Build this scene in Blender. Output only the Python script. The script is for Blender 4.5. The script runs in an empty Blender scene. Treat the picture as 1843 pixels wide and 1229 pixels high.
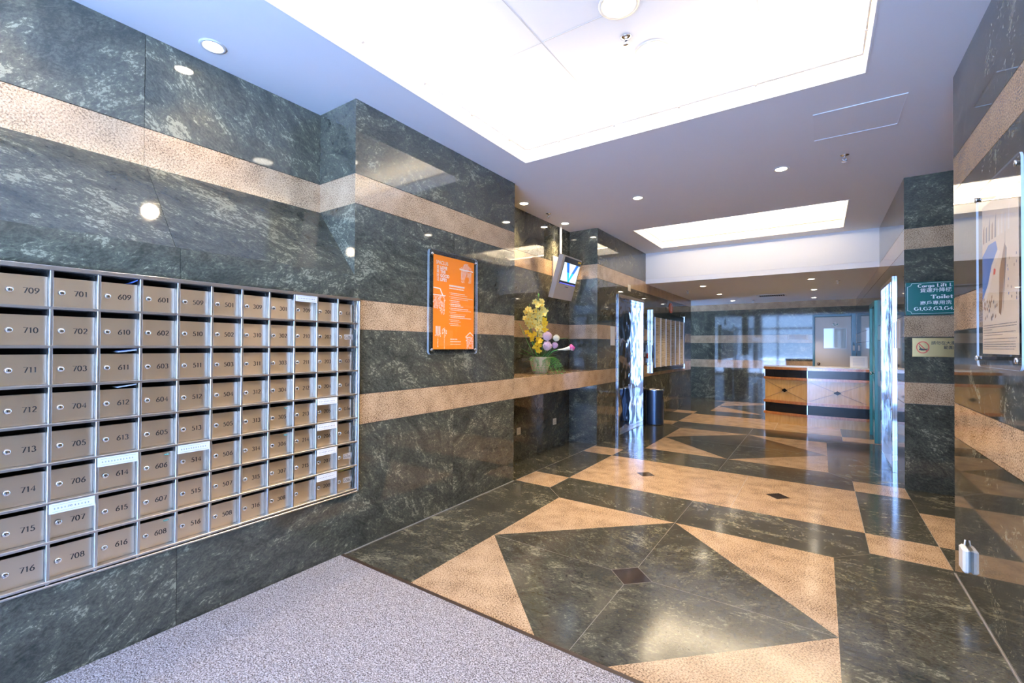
import bpy, bmesh, math, random
from mathutils import Vector, Matrix

# ------------------------------------------------------------------ camera, world, exposure
scn = bpy.context.scene
COL = scn.collection
H = 1.37                                   # eye height
def setup_camera():
    yaw, pitch, roll = -0.5994560729, 0.0097454025, 0.0050553854
    f = Vector((math.sin(yaw)*math.cos(pitch), math.cos(yaw)*math.cos(pitch), math.sin(pitch)))
    r = Vector((math.cos(yaw), -math.sin(yaw), 0)); u = r.cross(f)
    r2 = r*math.cos(roll)+u*math.sin(roll); u2 = -r*math.sin(roll)+u*math.cos(roll)
    cd = bpy.data.cameras.new('camera'); cd.sensor_width = 36; cd.lens = 812.3253/1843*36
    cd.clip_start = 0.02; cd.clip_end = 200
    co = bpy.data.objects.new('camera', cd); COL.objects.link(co)
    m = Matrix((r2, u2, -f)).transposed().to_4x4(); m.translation = (0, 0, H)
    co.matrix_world = m
    scn.camera = co
setup_camera()
scn.view_settings.view_transform = 'Standard'
scn.view_settings.look = 'None'
scn.view_settings.gamma = 1
scn.view_settings.use_curve_mapping = False
scn.view_settings.exposure = 0.62
scn.cycles.max_bounces = 9
scn.cycles.diffuse_bounces = 5
scn.cycles.glossy_bounces = 5
scn.cycles.transparent_max_bounces = 8
scn.cycles.caustics_reflective = False
scn.cycles.caustics_refractive = False
scn.cycles.sample_clamp_indirect = 5.0
scn.cycles.use_denoising = True

w = bpy.data.worlds.new('daylight'); scn.world = w; w.use_nodes = True
wn = w.node_tree; bgn = wn.nodes['Background']
tc = wn.nodes.new('ShaderNodeTexCoord'); sx = wn.nodes.new('ShaderNodeSeparateXYZ')
rp = wn.nodes.new('ShaderNodeValToRGB')
rp.color_ramp.elements[0].position = 0.0; rp.color_ramp.elements[0].color = (0.32, 0.55, 1.0, 1)
rp.color_ramp.elements[1].position = 0.7; rp.color_ramp.elements[1].color = (0.20, 0.42, 1.0, 1)
wn.links.new(tc.outputs['Generated'], sx.inputs[0]); wn.links.new(sx.outputs['Z'], rp.inputs[0])
wn.links.new(rp.outputs[0], bgn.inputs[0])
bgn.inputs[1].default_value = 10.0

bounce_sun = bpy.data.lights.new('bounce_sun', 'SUN'); bounce_sun.energy = 115.0; bounce_sun.color = (0.42, 0.60, 1.0); bounce_sun.angle = 0.02
bounce_sun_o = bpy.data.objects.new('bounce_sun', bounce_sun); COL.objects.link(bounce_sun_o); bounce_sun_o.rotation_euler = (math.radians(-10), math.radians(4), 0)   # added, high over the building; its bounce off the paving brightens the ceiling

COVE_COL, COVE_W = (1.0, 0.82, 0.58), 5.8       # watts per metre of cove tube
SPOT_COL, SPOT_W = (1.0, 0.74, 0.46), 105.0

# ------------------------------------------------------------------ key dimensions (metres)
XL, XU, XR, XF = -2.575, -2.98, -3.009, 0.674
YE = -1.2                                  # entrance line behind the camera
Y1, Y2, Y3, Y4, YB = 1.895, 3.806, 5.877, 11.4, 12.9
YN, YQ, YBEAM = 3.796, 5.775, 7.99
ZC, ZS = 3.028, 2.487
BANDS = ((2.323, 2.526), (1.475, 1.678), (0.832, 1.038))
ZSL = 1.839                                # foot of the sloping panel
rnd = random.Random(7)

# ------------------------------------------------------------------ materials
def nmat(name):
    m = bpy.data.materials.new(name); m.use_nodes = True
    return m, m.node_tree, m.node_tree.nodes['Principled BSDF']

def mat(name, col, rough=0.5, metal=0.0, emit=None, estr=0.0, coat=0.0, bump=0.0, bscale=50.0, spec=0.5):
    m, t, b = nmat(name)
    b.inputs['Base Color'].default_value = (*col, 1)
    b.inputs['Roughness'].default_value = rough
    b.inputs['Metallic'].default_value = metal
    b.inputs['Specular IOR Level'].default_value = spec
    if coat: b.inputs['Coat Weight'].default_value = coat; b.inputs['Coat Roughness'].default_value = 0.05
    if emit: b.inputs['Emission Color'].default_value = (*emit, 1); b.inputs['Emission Strength'].default_value = estr
    if bump:
        n = t.nodes.new('ShaderNodeTexNoise'); n.inputs['Scale'].default_value = bscale; n.inputs['Detail'].default_value = 3
        tcn = t.nodes.new('ShaderNodeTexCoord'); t.links.new(tcn.outputs['Object'], n.inputs['Vector'])
        bp = t.nodes.new('ShaderNodeBump'); bp.inputs['Strength'].default_value = bump; bp.inputs['Distance'].default_value = 0.01
        t.links.new(n.outputs['Fac'], bp.inputs['Height']); t.links.new(bp.outputs[0], b.inputs['Normal'])
    return m

def ramp(t, stops):
    r = t.nodes.new('ShaderNodeValToRGB'); cr = r.color_ramp
    while len(cr.elements) < len(stops): cr.elements.new(0.5)
    for e, (p, c) in zip(cr.elements, stops): e.position = p; e.color = (*c, 1)
    return r

def dark_stone(name, gain=1.0, rough=0.05, brown=0.0):
    m, t, b = nmat(name); N, Lk = t.nodes.new, t.links.new
    uv = N('ShaderNodeUVMap'); uv.uv_map = 'UVMap'
    mp = N('ShaderNodeMapping'); mp.inputs['Scale'].default_value = (1.0, 1.7, 1); Lk(uv.outputs[0], mp.inputs[0])
    def noise(sc, det, ro, di, src):
        n = N('ShaderNodeTexNoise'); n.noise_dimensions = '2D'
        n.inputs['Scale'].default_value = sc; n.inputs['Detail'].default_value = det; n.inputs['Roughness'].default_value = ro; n.inputs['Distortion'].default_value = di
        Lk(src.outputs[0], n.inputs['Vector']); return n
    n1 = noise(3.0, 10, 0.68, 2.0, mp)          # flowing swirls
    n2 = noise(55, 5, 0.75, 0.4, mp)            # grain
    n3 = noise(1.6, 3, 0.5, 1.2, mp)            # broad clouds
    n4 = noise(14.0, 8, 0.74, 1.8, mp)           # fine ragged veins
    def madd(x, k, y=None, c=0.0):
        q = N('ShaderNodeMath'); q.operation = 'MULTIPLY_ADD'; q.inputs[1].default_value = k; q.inputs[2].default_value = c
        Lk(x.outputs[0], q.inputs[0])
        if y: Lk(y.outputs[0], q.inputs[2])
        return q
    v = madd(n4, 0.52, madd(n3, 0.28, madd(n2, 0.46, madd(n1, 0.50))))
    g = gain; w_ = brown
    r = ramp(t, [(0.60, (0.015*g, 0.017*g, 0.014*g)), (0.80, ((0.036+w_*0.008)*g, 0.039*g, (0.031-w_*0.003)*g)), (0.98, ((0.078+w_*0.012)*g, 0.081*g, (0.060-w_*0.008)*g)), (1.38, ((0.20+w_*0.02)*g, 0.20*g, (0.145-w_*0.015)*g))])
    mr = N('ShaderNodeMapRange'); mr.inputs['From Min'].default_value = 0.0; mr.inputs['From Max'].default_value = 1.4
    Lk(v.outputs[0], mr.inputs['Value']); Lk(mr.outputs[0], r.inputs[0])
    for e in r.color_ramp.elements: e.position = min(1.0, e.position/1.4)
    Lk(r.outputs[0], b.inputs['Base Color'])
    b.inputs['Roughness'].default_value = rough
    b.inputs['IOR'].default_value = 1.58
    return m

def tan_stone(name, rough=0.05):
    m, t, b = nmat(name)
    uv = t.nodes.new('ShaderNodeUVMap'); uv.uv_map = 'UVMap'
    n1 = t.nodes.new('ShaderNodeTexNoise'); n1.noise_dimensions = '2D'
    n1.inputs['Scale'].default_value = 125; n1.inputs['Detail'].default_value = 4; n1.inputs['Roughness'].default_value = 0.7
    n2 = t.nodes.new('ShaderNodeTexNoise'); n2.noise_dimensions = '2D'
    n2.inputs['Scale'].default_value = 7; n2.inputs['Detail'].default_value = 5
    t.links.new(uv.outputs[0], n1.inputs['Vector']); t.links.new(uv.outputs[0], n2.inputs['Vector'])
    ma = t.nodes.new('ShaderNodeMath'); ma.operation = 'MULTIPLY_ADD'; ma.inputs[1].default_value = 0.24
    t.links.new(n2.outputs['Fac'], ma.inputs[0]); t.links.new(n1.outputs['Fac'], ma.inputs[2])
    r = ramp(t, [(0.44, (0.085, 0.052, 0.030)), (0.54, (0.29, 0.19, 0.105)), (0.63, (0.46, 0.32, 0.19)), (0.80, (0.60, 0.445, 0.285))])
    t.links.new(ma.outputs[0], r.inputs[0]); t.links.new(r.outputs[0], b.inputs['Base Color'])
    b.inputs['Roughness'].default_value = rough
    b.inputs['IOR'].default_value = 1.55
    return m

def acrylic(name, tint=(0.97, 0.98, 1.0)):
    m = bpy.data.materials.new(name); m.use_nodes = True; t = m.node_tree; t.nodes.clear()
    o = t.nodes.new('ShaderNodeOutputMaterial'); mx = t.nodes.new('ShaderNodeMixShader')
    tr = t.nodes.new('ShaderNodeBsdfTransparent'); tr.inputs[0].default_value = (*tint, 1)
    gl = t.nodes.new('ShaderNodeBsdfGlossy'); gl.inputs['Roughness'].default_value = 0.02
    lw = t.nodes.new('ShaderNodeLayerWeight'); lw.inputs['Blend'].default_value = 0.5
    pw = t.nodes.new('ShaderNodeMath'); pw.operation = 'POWER'; pw.inputs[1].default_value = 5
    fr = t.nodes.new('ShaderNodeMath'); fr.operation = 'MULTIPLY_ADD'; fr.inputs[1].default_value = 0.94; fr.inputs[2].default_value = 0.045
    t.links.new(lw.outputs['Facing'], pw.inputs[0]); t.links.new(pw.outputs[0], fr.inputs[0])
    gm = t.nodes.new('ShaderNodeNewGeometry'); fb = t.nodes.new('ShaderNodeMath'); fb.operation = 'SUBTRACT'; fb.inputs[0].default_value = 1.0
    mu = t.nodes.new('ShaderNodeMath'); mu.operation = 'MULTIPLY'
    t.links.new(gm.outputs['Backfacing'], fb.inputs[1]); t.links.new(fr.outputs[0], mu.inputs[0]); t.links.new(fb.outputs[0], mu.inputs[1])
    t.links.new(mu.outputs[0], mx.inputs[0]); t.links.new(tr.outputs[0], mx.inputs[1]); t.links.new(gl.outputs[0], mx.inputs[2])
    t.links.new(mx.outputs[0], o.inputs[0])
    return m

def wavy_metal(name):
    m, t, b = nmat(name)
    b.inputs['Base Color'].default_value = (0.40, 0.43, 0.49, 1); b.inputs['Metallic'].default_value = 1; b.inputs['Roughness'].default_value = 0.07
    n = t.nodes.new('ShaderNodeTexNoise'); n.inputs['Scale'].default_value = 3.2; n.inputs['Detail'].default_value = 1.5
    tcn = t.nodes.new('ShaderNodeTexCoord'); t.links.new(tcn.outputs['Object'], n.inputs['Vector'])
    bp = t.nodes.new('ShaderNodeBump'); bp.inputs['Strength'].default_value = 1.0; bp.inputs['Distance'].default_value = 0.02
    t.links.new(n.outputs['Fac'], bp.inputs['Height']); t.links.new(bp.outputs[0], b.inputs['Normal'])
    return m

def brushed(name, col, rough, sc=(4, 4, 160), bump=0.08, aniso=0.0):
    m, t, b = nmat(name)
    b.inputs['Base Color'].default_value = (*col, 1); b.inputs['Metallic'].default_value = 1
    tcn = t.nodes.new('ShaderNodeTexCoord'); mp = t.nodes.new('ShaderNodeMapping'); mp.inputs['Scale'].default_value = sc
    n = t.nodes.new('ShaderNodeTexNoise'); n.inputs['Scale'].default_value = 3; n.inputs['Detail'].default_value = 3
    t.links.new(tcn.outputs['Object'], mp.inputs[0]); t.links.new(mp.outputs[0], n.inputs['Vector'])
    r = t.nodes.new('ShaderNodeMapRange'); r.inputs['To Min'].default_value = rough*0.94; r.inputs['To Max'].default_value = rough*1.06
    t.links.new(n.outputs['Fac'], r.inputs['Value']); t.links.new(r.outputs[0], b.inputs['Roughness'])
    if aniso:
        tg = t.nodes.new('ShaderNodeTangent'); tg.direction_type = 'UV_MAP'; tg.uv_map = 'UVMap'
        b.inputs['Anisotropic'].default_value = aniso; b.inputs['Anisotropic Rotation'].default_value = 0.25
        t.links.new(tg.outputs[0], b.inputs['Tangent'])
    # the thin sheet is never quite flat: a broad shallow waviness
    oi = t.nodes.new('ShaderNodeObjectInfo')
    ad = t.nodes.new('ShaderNodeVectorMath'); ad.operation = 'MULTIPLY_ADD'; ad.inputs[1].default_value = (9, 9, 9)
    t.links.new(oi.outputs['Location'], ad.inputs[0]); t.links.new(tcn.outputs['Object'], ad.inputs[2])
    n2 = t.nodes.new('ShaderNodeTexNoise'); n2.inputs['Scale'].default_value = 9; n2.inputs['Detail'].default_value = 1
    t.links.new(ad.outputs[0], n2.inputs['Vector'])
    bp = t.nodes.new('ShaderNodeBump'); bp.inputs['Strength'].default_value = bump; bp.inputs['Distance'].default_value = 0.02
    t.links.new(n2.outputs['Fac'], bp.inputs['Height']); t.links.new(bp.outputs[0], b.inputs['Normal'])
    return m

def carpet_mat():
    m, t, b = nmat('loop carpet')
    tcn = t.nodes.new('ShaderNodeTexCoord')
    n = t.nodes.new('ShaderNodeTexNoise'); n.inputs['Scale'].default_value = 170; n.inputs['Detail'].default_value = 3
    n2 = t.nodes.new('ShaderNodeTexVoronoi'); n2.inputs['Scale'].default_value = 130
    t.links.new(tcn.outputs['Object'], n.inputs['Vector']); t.links.new(tcn.outputs['Object'], n2.inputs['Vector'])
    r = ramp(t, [(0.36, (0.10, 0.088, 0.082)), (0.5, (0.30, 0.28, 0.275)), (0.64, (0.52, 0.495, 0.485))])
    t.links.new(n.outputs['Fac'], r.inputs[0]); t.links.new(r.outputs[0], b.inputs['Base Color'])
    b.inputs['Roughness'].default_value = 0.95; b.inputs['Specular IOR Level'].default_value = 0.1
    bp = t.nodes.new('ShaderNodeBump'); bp.inputs['Strength'].default_value = 0.9; bp.inputs['Distance'].default_value = 0.006
    t.links.new(n2.outputs['Distance'], bp.inputs['Height']); t.links.new(bp.outputs[0], b.inputs['Normal'])
    return m

def wood(name, a, bcol, rough=0.22):
    m, t, b = nmat(name)
    tcn = t.nodes.new('ShaderNodeTexCoord'); mp = t.nodes.new('ShaderNodeMapping'); mp.inputs['Scale'].default_value = (14, 14, 1.5)
    n = t.nodes.new('ShaderNodeTexNoise'); n.inputs['Scale'].default_value = 3; n.inputs['Detail'].default_value = 5
    t.links.new(tcn.outputs['Object'], mp.inputs[0]); t.links.new(mp.outputs[0], n.inputs['Vector'])
    r = ramp(t, [(0.3, a), (0.7, bcol)]); t.links.new(n.outputs['Fac'], r.inputs[0]); t.links.new(r.outputs[0], b.inputs['Base Color'])
    b.inputs['Roughness'].default_value = rough
    b.inputs['Coat Weight'].default_value = 1.0; b.inputs['Coat Roughness'].default_value = 0.16; b.inputs['Coat IOR'].default_value = 1.75
    return m

DARK = dark_stone('dark green granite', 1.06, 0.045, 0.22)
TAN = tan_stone('tan granite')
FDARK = dark_stone('floor green granite', 1.05, 0.13, 0.45)
FTAN = tan_stone('floor tan granite', 0.15)
JOINT = mat('stone joint', (0.10, 0.09, 0.08), 0.7)
FJOINT = mat('floor joint', (0.20, 0.175, 0.14), 0.4)
BROWN = mat('brown stone inlay', (0.030, 0.020, 0.015), 0.08, spec=0.6)
PAINT = mat('ceiling paint', (0.88, 0.88, 0.89), 0.75)
WHITE = mat('white paint', (0.86, 0.85, 0.82), 0.6)
RAILC = mat('rail beige', (0.62, 0.53, 0.42), 0.5)
WPLASTIC = mat('white plastic', (0.80, 0.80, 0.78), 0.35)
CREAM = mat('cream plastic', (0.74, 0.68, 0.55), 0.4)
STEEL = brushed('brushed stainless steel', (0.78, 0.67, 0.53), 0.325, (4, 4, 220), 0.08, 0.75)
FRAMESTEEL = brushed('frame stainless steel', (0.60, 0.58, 0.56), 0.325, (4, 4, 160), 0.02)
CHROME = mat('polished chrome', (0.82, 0.83, 0.85), 0.06, 1.0)
WAVY = wavy_metal('mirror lift door')
BLACK = mat('black interior', (0.008, 0.008, 0.008), 0.8)
INK = mat('black ink', (0.012, 0.011, 0.010), 0.5)
PAPER = mat('white paper', (0.84, 0.84, 0.82), 0.5, coat=0.5)
ORANGE = mat('orange print', (0.95, 0.24, 0.012), 0.5)
PWHITE = mat('white print', (0.90, 0.88, 0.84), 0.5)
ACRYL = acrylic('clear acrylic')
ACRYLEDGE = mat('acrylic edge', (0.62, 0.70, 0.74), 0.15)
CARPET = carpet_mat()
SIGNGREEN = mat('sign green', (0.006, 0.10, 0.085), 0.25)
BRASS = brushed('brushed brass plate', (0.72, 0.50, 0.21), 0.33, (3, 3, 200), 0.03)
REDPAINT = mat('red paint', (0.65, 0.05, 0.02), 0.4)
TEAL = mat('teal paint', (0.01, 0.17, 0.165), 0.25)
DOORGREY = mat('back door laminate', (0.50, 0.46, 0.40), 0.25)
GREYMETAL = mat('grey metal', (0.45, 0.43, 0.40), 0.4, 0.6)
KIOSK = mat('kiosk beige', (0.55, 0.48, 0.40), 0.4)
DARKPL = mat('dark plastic', (0.02, 0.02, 0.022), 0.3)
GLOW = mat('lamp glow', (1, 1, 1), 0.5, emit=(1.0, 0.86, 0.66), estr=45.0)
SOFTGLOW = mat('wide lamp diffuser', (1, 1, 1), 0.5, emit=(1.0, 0.92, 0.78), estr=9.0)
CHERRY = wood('cherry moulding', (0.34, 0.11, 0.025), (0.50, 0.19, 0.05))
MAPLE = wood('maple veneer', (0.50, 0.27, 0.075), (0.62, 0.36, 0.12))
BLACKPANEL = mat('black leatherette', (0.010, 0.009, 0.008), 0.20, spec=0.35)
WHITETOP = mat('white counter top', (0.75, 0.75, 0.75), 0.12)
GREEN = mat('green sticker', (0.0, 0.33, 0.20), 0.4)
YELLOWENV = mat('yellow envelope', (0.75, 0.50, 0.10), 0.6)
BLUEPRINT = mat('blue leaflet print', (0.10, 0.18, 0.55), 0.5)
BINBLUE = mat('charcoal painted steel', (0.055, 0.080, 0.125), 0.30, 0.7)
LEAFG = mat('leaf green', (0.05, 0.20, 0.03), 0.45)
IVYG = mat('ivy green', (0.10, 0.36, 0.06), 0.45)
DKLEAF = mat('dark leaf', (0.012, 0.06, 0.02), 0.4)
ORCHID = mat('pale yellow petal', (0.82, 0.70, 0.20), 0.6)
ORCHID2 = mat('deep yellow petal', (0.80, 0.50, 0.01), 0.6)
PINKF = mat('pale pink petal', (0.76, 0.56, 0.62), 0.7)
MAGENTA = mat('magenta petal', (0.62, 0.10, 0.30), 0.6)
CREAMF = mat('cream petal', (0.80, 0.78, 0.62), 0.6)
BASKET = mat('basket weave', (0.52, 0.42, 0.28), 0.7, bump=0.5, bscale=60)
SILVERSTRIP = mat('silver strip', (0.72, 0.74, 0.77), 0.38, 1.0)
PAVING = mat('outdoor paving', (0.86, 0.86, 0.86), 0.8)
CONCRETE = mat('outdoor pale wall', (0.62, 0.64, 0.68), 0.8)

# ------------------------------------------------------------------ mesh builder
class MB:
    def __init__(s):
        s.bm = bmesh.new(); s.uv = s.bm.loops.layers.uv.new('UVMap'); s.mats = []
    def mi(s, m):
        if m not in s.mats: s.mats.append(m)
        return s.mats.index(m)
    def face(s, pts, m, uvs=None, smooth=False):
        vs = [s.bm.verts.new(p) for p in pts]
        try: f = s.bm.faces.new(vs)
        except ValueError: return None
        f.material_index = s.mi(m); f.smooth = smooth
        if uvs:
            for l, q in zip(f.loops, uvs): l[s.uv].uv = q
        return f
    def vfaces(s, verts, faces, m, smooth=False):
        vs = [s.bm.verts.new(p) for p in verts]; k = s.mi(m); out = []
        for f in faces:
            try: g = s.bm.faces.new([vs[i] for i in f])
            except ValueError: continue
            g.material_index = k; g.smooth = smooth; out.append(g)
            n = (vs[f[1]].co-vs[f[0]].co).cross(vs[f[2]].co-vs[f[1]].co)
            ax = max(range(3), key=lambda i: abs(n[i])); a, b = [(1, 2), (0, 2), (0, 1)][ax]
            for l in g.loops: l[s.uv].uv = (l.vert.co[a], l.vert.co[b])
        return out
    def box(s, lo, hi, m, bev=0.0, mx=None):
        (x0, y0, z0), (x1, y1, z1) = lo, hi
        if bev > 0:
            b = min(bev, (x1-x0)/2.01, (y1-y0)/2.01, (z1-z0)/2.01)
            V = []; idx = {}
            for ix, X in enumerate((x0, x1)):
                for iy, Y in enumerate((y0, y1)):
                    for iz, Z in enumerate((z0, z1)):
                        sx_, sy_, sz_ = 1-2*ix, 1-2*iy, 1-2*iz
                        for k, p in enumerate(((X, Y+sy_*b, Z+sz_*b), (X+sx_*b, Y, Z+sz_*b), (X+sx_*b, Y+sy_*b, Z))):
                            idx[ix, iy, iz, k] = len(V); V.append(p)
            F = []
            for k in range(3):
                o = [a for a in range(3) if a != k]
                for e in (0, 1):
                    q = []
                    for a, c in ((0, 0), (1, 0), (1, 1), (0, 1)):
                        i = [0, 0, 0]; i[k] = e; i[o[0]] = a; i[o[1]] = c; q.append(idx[i[0], i[1], i[2], k])
                    F.append(q)
            for k in range(3):           # edges along axis k
                o = [a for a in range(3) if a != k]
                for a in (0, 1):
                    for c in (0, 1):
                        i0 = [0, 0, 0]; i0[o[0]] = a; i0[o[1]] = c; i1 = list(i0); i1[k] = 1
                        F.append([idx[(*i0, o[0])], idx[(*i0, o[1])], idx[(*i1, o[1])], idx[(*i1, o[0])]])
            for ix in (0, 1):
                for iy in (0, 1):
                    for iz in (0, 1): F.append([idx[ix, iy, iz, 0], idx[ix, iy, iz, 1], idx[ix, iy, iz, 2]])
        else:
            V = [(x0, y0, z0), (x1, y0, z0), (x1, y1, z0), (x0, y1, z0), (x0, y0, z1), (x1, y0, z1), (x1, y1, z1), (x0, y1, z1)]
            F = [(0, 3, 2, 1), (4, 5, 6, 7), (0, 1, 5, 4), (1, 2, 6, 5), (2, 3, 7, 6), (3, 0, 4, 7)]
        if mx is not None: V = [mx @ Vector(p) for p in V]
        s.vfaces(V, F, m)
    def prism(s, pts, d, m, side=None, smooth=False):
        """outline pts (3-D, planar) extruded by vector d"""
        n = len(pts); d = Vector(d); P = [Vector(p) for p in pts]
        V = P+[p+d for p in P]
        s.vfaces(V, [list(range(n))[::-1], [n+i for i in range(n)]], m)
        s.vfaces(V, [(i, (i+1) % n, n+(i+1) % n, n+i) for i in range(n)], side or m, smooth)
    def lathe(s, prof, m, c=(0, 0, 0), seg=24, axis='z', smooth=True):
        V = []; F = []; n = len(prof)
        for k in range(seg):
            a = 2*math.pi*k/seg
            for r, h in prof:
                x, y = r*math.cos(a), r*math.sin(a)
                p = (x, y, h) if axis == 'z' else ((h, x, y) if axis == 'x' else (x, h, y))
                V.append((c[0]+p[0], c[1]+p[1], c[2]+p[2]))
        for k in range(seg):
            for i in range(n-1):
                a, b = k*n+i, ((k+1) % seg)*n+i
                F.append((a, b, b+1, a+1))
        s.vfaces(V, F, m, smooth)
    def tube(s, pts, rads, m, seg=10, caps=True):
        P = [Vector(p) for p in pts]
        if not isinstance(rads, (list, tuple)): rads = [rads]*len(P)
        V = []; F = []; ref = Vector((0.31, 0.47, 0.83))
        for i, p in enumerate(P):
            t = (P[min(i+1, len(P)-1)]-P[max(i-1, 0)]).normalized()
            a = t.cross(ref).normalized(); b = t.cross(a)
            for k in range(seg):
                q = 2*math.pi*k/seg
                V.append(p+(a*math.cos(q)+b*math.sin(q))*rads[i])
        for i in range(len(P)-1):
            for k in range(seg):
                F.append((i*seg+k, i*seg+(k+1) % seg, (i+1)*seg+(k+1) % seg, (i+1)*seg+k))
        s.vfaces(V, F, m, True)
        if caps: s.vfaces(V, [list(range(seg)), [len(V)-seg+k for k in range(seg)]], m)
    def sphere(s, c, r, m, seg=12, rings=8, sc=(1, 1, 1)):
        V = []; F = []
        for i in range(rings+1):
            th = math.pi*i/rings
            for k in range(seg):
                ph = 2*math.pi*k/seg
                V.append((c[0]+r*sc[0]*math.sin(th)*math.cos(ph), c[1]+r*sc[1]*math.sin(th)*math.sin(ph), c[2]+r*sc[2]*math.cos(th)))
        for i in range(rings):
            for k in range(seg): F.append((i*seg+k, i*seg+(k+1) % seg, (i+1)*seg+(k+1) % seg, (i+1)*seg+k))
        s.vfaces(V, F, m, True)
    def build(s, name, parent=None, merge=True):
        if merge: bmesh.ops.remove_doubles(s.bm, verts=s.bm.verts, dist=1e-6)
        bmesh.ops.recalc_face_normals(s.bm, faces=s.bm.faces)
        o0 = Vector((0, 0, 0)); p = parent
        while p is not None: o0 += p.location; p = p.parent
        for v in s.bm.verts: v.co -= o0
        me = bpy.data.meshes.new(name); s.bm.to_mesh(me); s.bm.free()
        for m in s.mats: me.materials.append(m)
        o = bpy.data.objects.new(name, me); COL.objects.link(o)
        if parent: o.parent = parent
        return o

def tag(o, label, cat, group=None):
    o['label'] = label; o['category'] = cat
    if group: o['group'] = group
    return o
def thing(name, loc, label, cat, group=None):
    o = bpy.data.objects.new(name, None); o.empty_display_size = 0.1; COL.objects.link(o); o.location = loc
    return tag(o, label, cat, group)
def struct(o): o['kind'] = 'structure'; return o

# ------------------------------------------------------------------ lettering
def arc(cx, cy, rx, ry, a0, a1, n=18):
    return [(cx+rx*math.cos(math.radians(a0+(a1-a0)*i/n)), cy+ry*math.sin(math.radians(a0+(a1-a0)*i/n))) for i in range(n+1)]
GL = {
 '0': (0.62, [arc(.30, .5, .24, .47, 90, 450, 28)]), '1': (0.44, [[(.10, .84), (.25, .97), (.25, .02)]]),
 '2': (0.58, [arc(.28, .72, .20, .25, 165, -35)+[(.06, .04)], [(.06, .04), (.54, .04)]]),
 '3': (0.58, [arc(.25, .75, .19, .22, 155, -75), arc(.25, .27, .23, .26, 80, -155)]),
 '4': (0.62, [[(.42, .02), (.42, .97), (.04, .30), (.60, .30)]]),
 '5': (0.58, [[(.50, .95), (.18, .95), (.14, .56)]+arc(.26, .31, .24, .28, 120, -150)]),
 '6': (0.60, [[(.50, .97), (.30, .78), (.12, .48), (.08, .30)], arc(.31, .29, .23, .27, 180, 540, 24)]),
 '7': (0.56, [[(.03, .95), (.53, .95), (.22, .02)]]),
 '8': (0.60, [arc(.30, .74, .18, .22, 90, 450, 22), arc(.30, .27, .23, .26, 90, 450, 24)]),
 '9': (0.60, [[(.10, .03), (.30, .22), (.48, .52), (.52, .70)], arc(.29, .71, .23, .27, 0, 360, 24)]),
 'G': (0.82, [arc(.42, .5, .36, .47, 48, 318, 26)+[(.70, .20)], [(.50, .46), (.71, .46), (.71, .10)]]),
 'a': (0.58, [arc(.25, .27, .20, .26, 0, 360, 20), [(.46, .55), (.46, .02)]]),
 'b': (0.60, [[(.09, .97), (.09, .02)], arc(.30, .28, .22, .27, 0, 360, 20)]),
 'C': (0.78, [arc(.42, .5, .36, .47, 48, 312, 26)]),
 'r': (0.44, [[(.10, .56), (.10, .02)], arc(.30, .36, .20, .19, 175, 60, 10)]),
 'g': (0.58, [arc(.25, .33, .20, .22, 0, 360, 20), [(.46, .55), (.46, -.08)]+arc(.27, -.10, .19, .15, 0, -160, 12)]),
 'o': (0.60, [arc(.28, .28, .22, .27, 0, 360, 20)]), 'L': (0.62, [[(.12, .96), (.12, .04), (.56, .04)], [(.02, .96), (.22, .96)]]),
 'i': (0.28, [[(.13, .56), (.13, .02)], [(.03, .03), (.23, .03)], [(.10, .80), (.17, .80), (.17, .88), (.10, .88), (.10, .80)]]),
 'f': (0.38, [arc(.28, .80, .14, .16, 30, 180, 10)+[(.14, .02)], [(.01, .55), (.34, .55)], [(.03, .03), (.26, .03)]]),
 't': (0.40, [[(.16, .82), (.16, .14)]+arc(.27, .14, .11, .11, 180, 300, 8), [(.02, .56), (.36, .56)]]),
 'T': (0.74, [[(.36, .96), (.36, .02)], [(.03, .94), (.69, .94)], [(.22, .03), (.50, .03)], [(.03, .94), (.03, .78)], [(.69, .94), (.69, .78)]]),
 'l': (0.28, [[(.13, .97), (.13, .02)], [(.02, .03), (.24, .03)]]),
 'e': (0.56, [[(.06, .33), (.46, .33)]+arc(.26, .28, .21, .27, 12, 325, 20)]),
 ',': (0.26, [[(.12, .08), (.06, -.10)]]), ' ': (0.34, []),
}
def lettering(mb, txt, o, u, v, h, m, thick=0.15, thin=0.055, track=0.06, align='l', stretch=1.0, fit=None):
    """flared nib lettering: heavy where the stroke runs upright, fine where it runs level"""
    o, u, v = Vector(o), Vector(u), Vector(v); n = u.cross(v)
    if fit: stretch = fit/(sum(GL[c][0]+track for c in txt)*h)
    wid = sum(GL[c][0]+track for c in txt)*h*stretch; kk = 0
    x = {'l': 0, 'c': -wid/2, 'r': -wid}[align]
    for c in txt:
        w_, strokes = GL[c]
        for st in strokes:
            L = []; R = []
            for i, p in enumerate(st):
                a = st[max(i-1, 0)]; b = st[min(i+1, len(st)-1)]
                dx, dy = b[0]-a[0], b[1]-a[1]; d = math.hypot(dx, dy) or 1
                wd = (thin+(thick-thin)*abs(dy)/d)/2
                nx, ny = -dy/d*wd, dx/d*wd
                L.append((p[0]+nx, p[1]+ny)); R.append((p[0]-nx, p[1]-ny))
            kk = (kk+1) % 5
            V = [o+u*(x+q[0]*h*stretch)+v*(q[1]*h)+n*kk*0.00004 for q in L+R]; k = len(st)
            mb.vfaces(V, [(i, i+1, k+i+1, k+i) for i in range(k-1)], m)
        x += (w_+track)*h*stretch
    return wid

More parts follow.
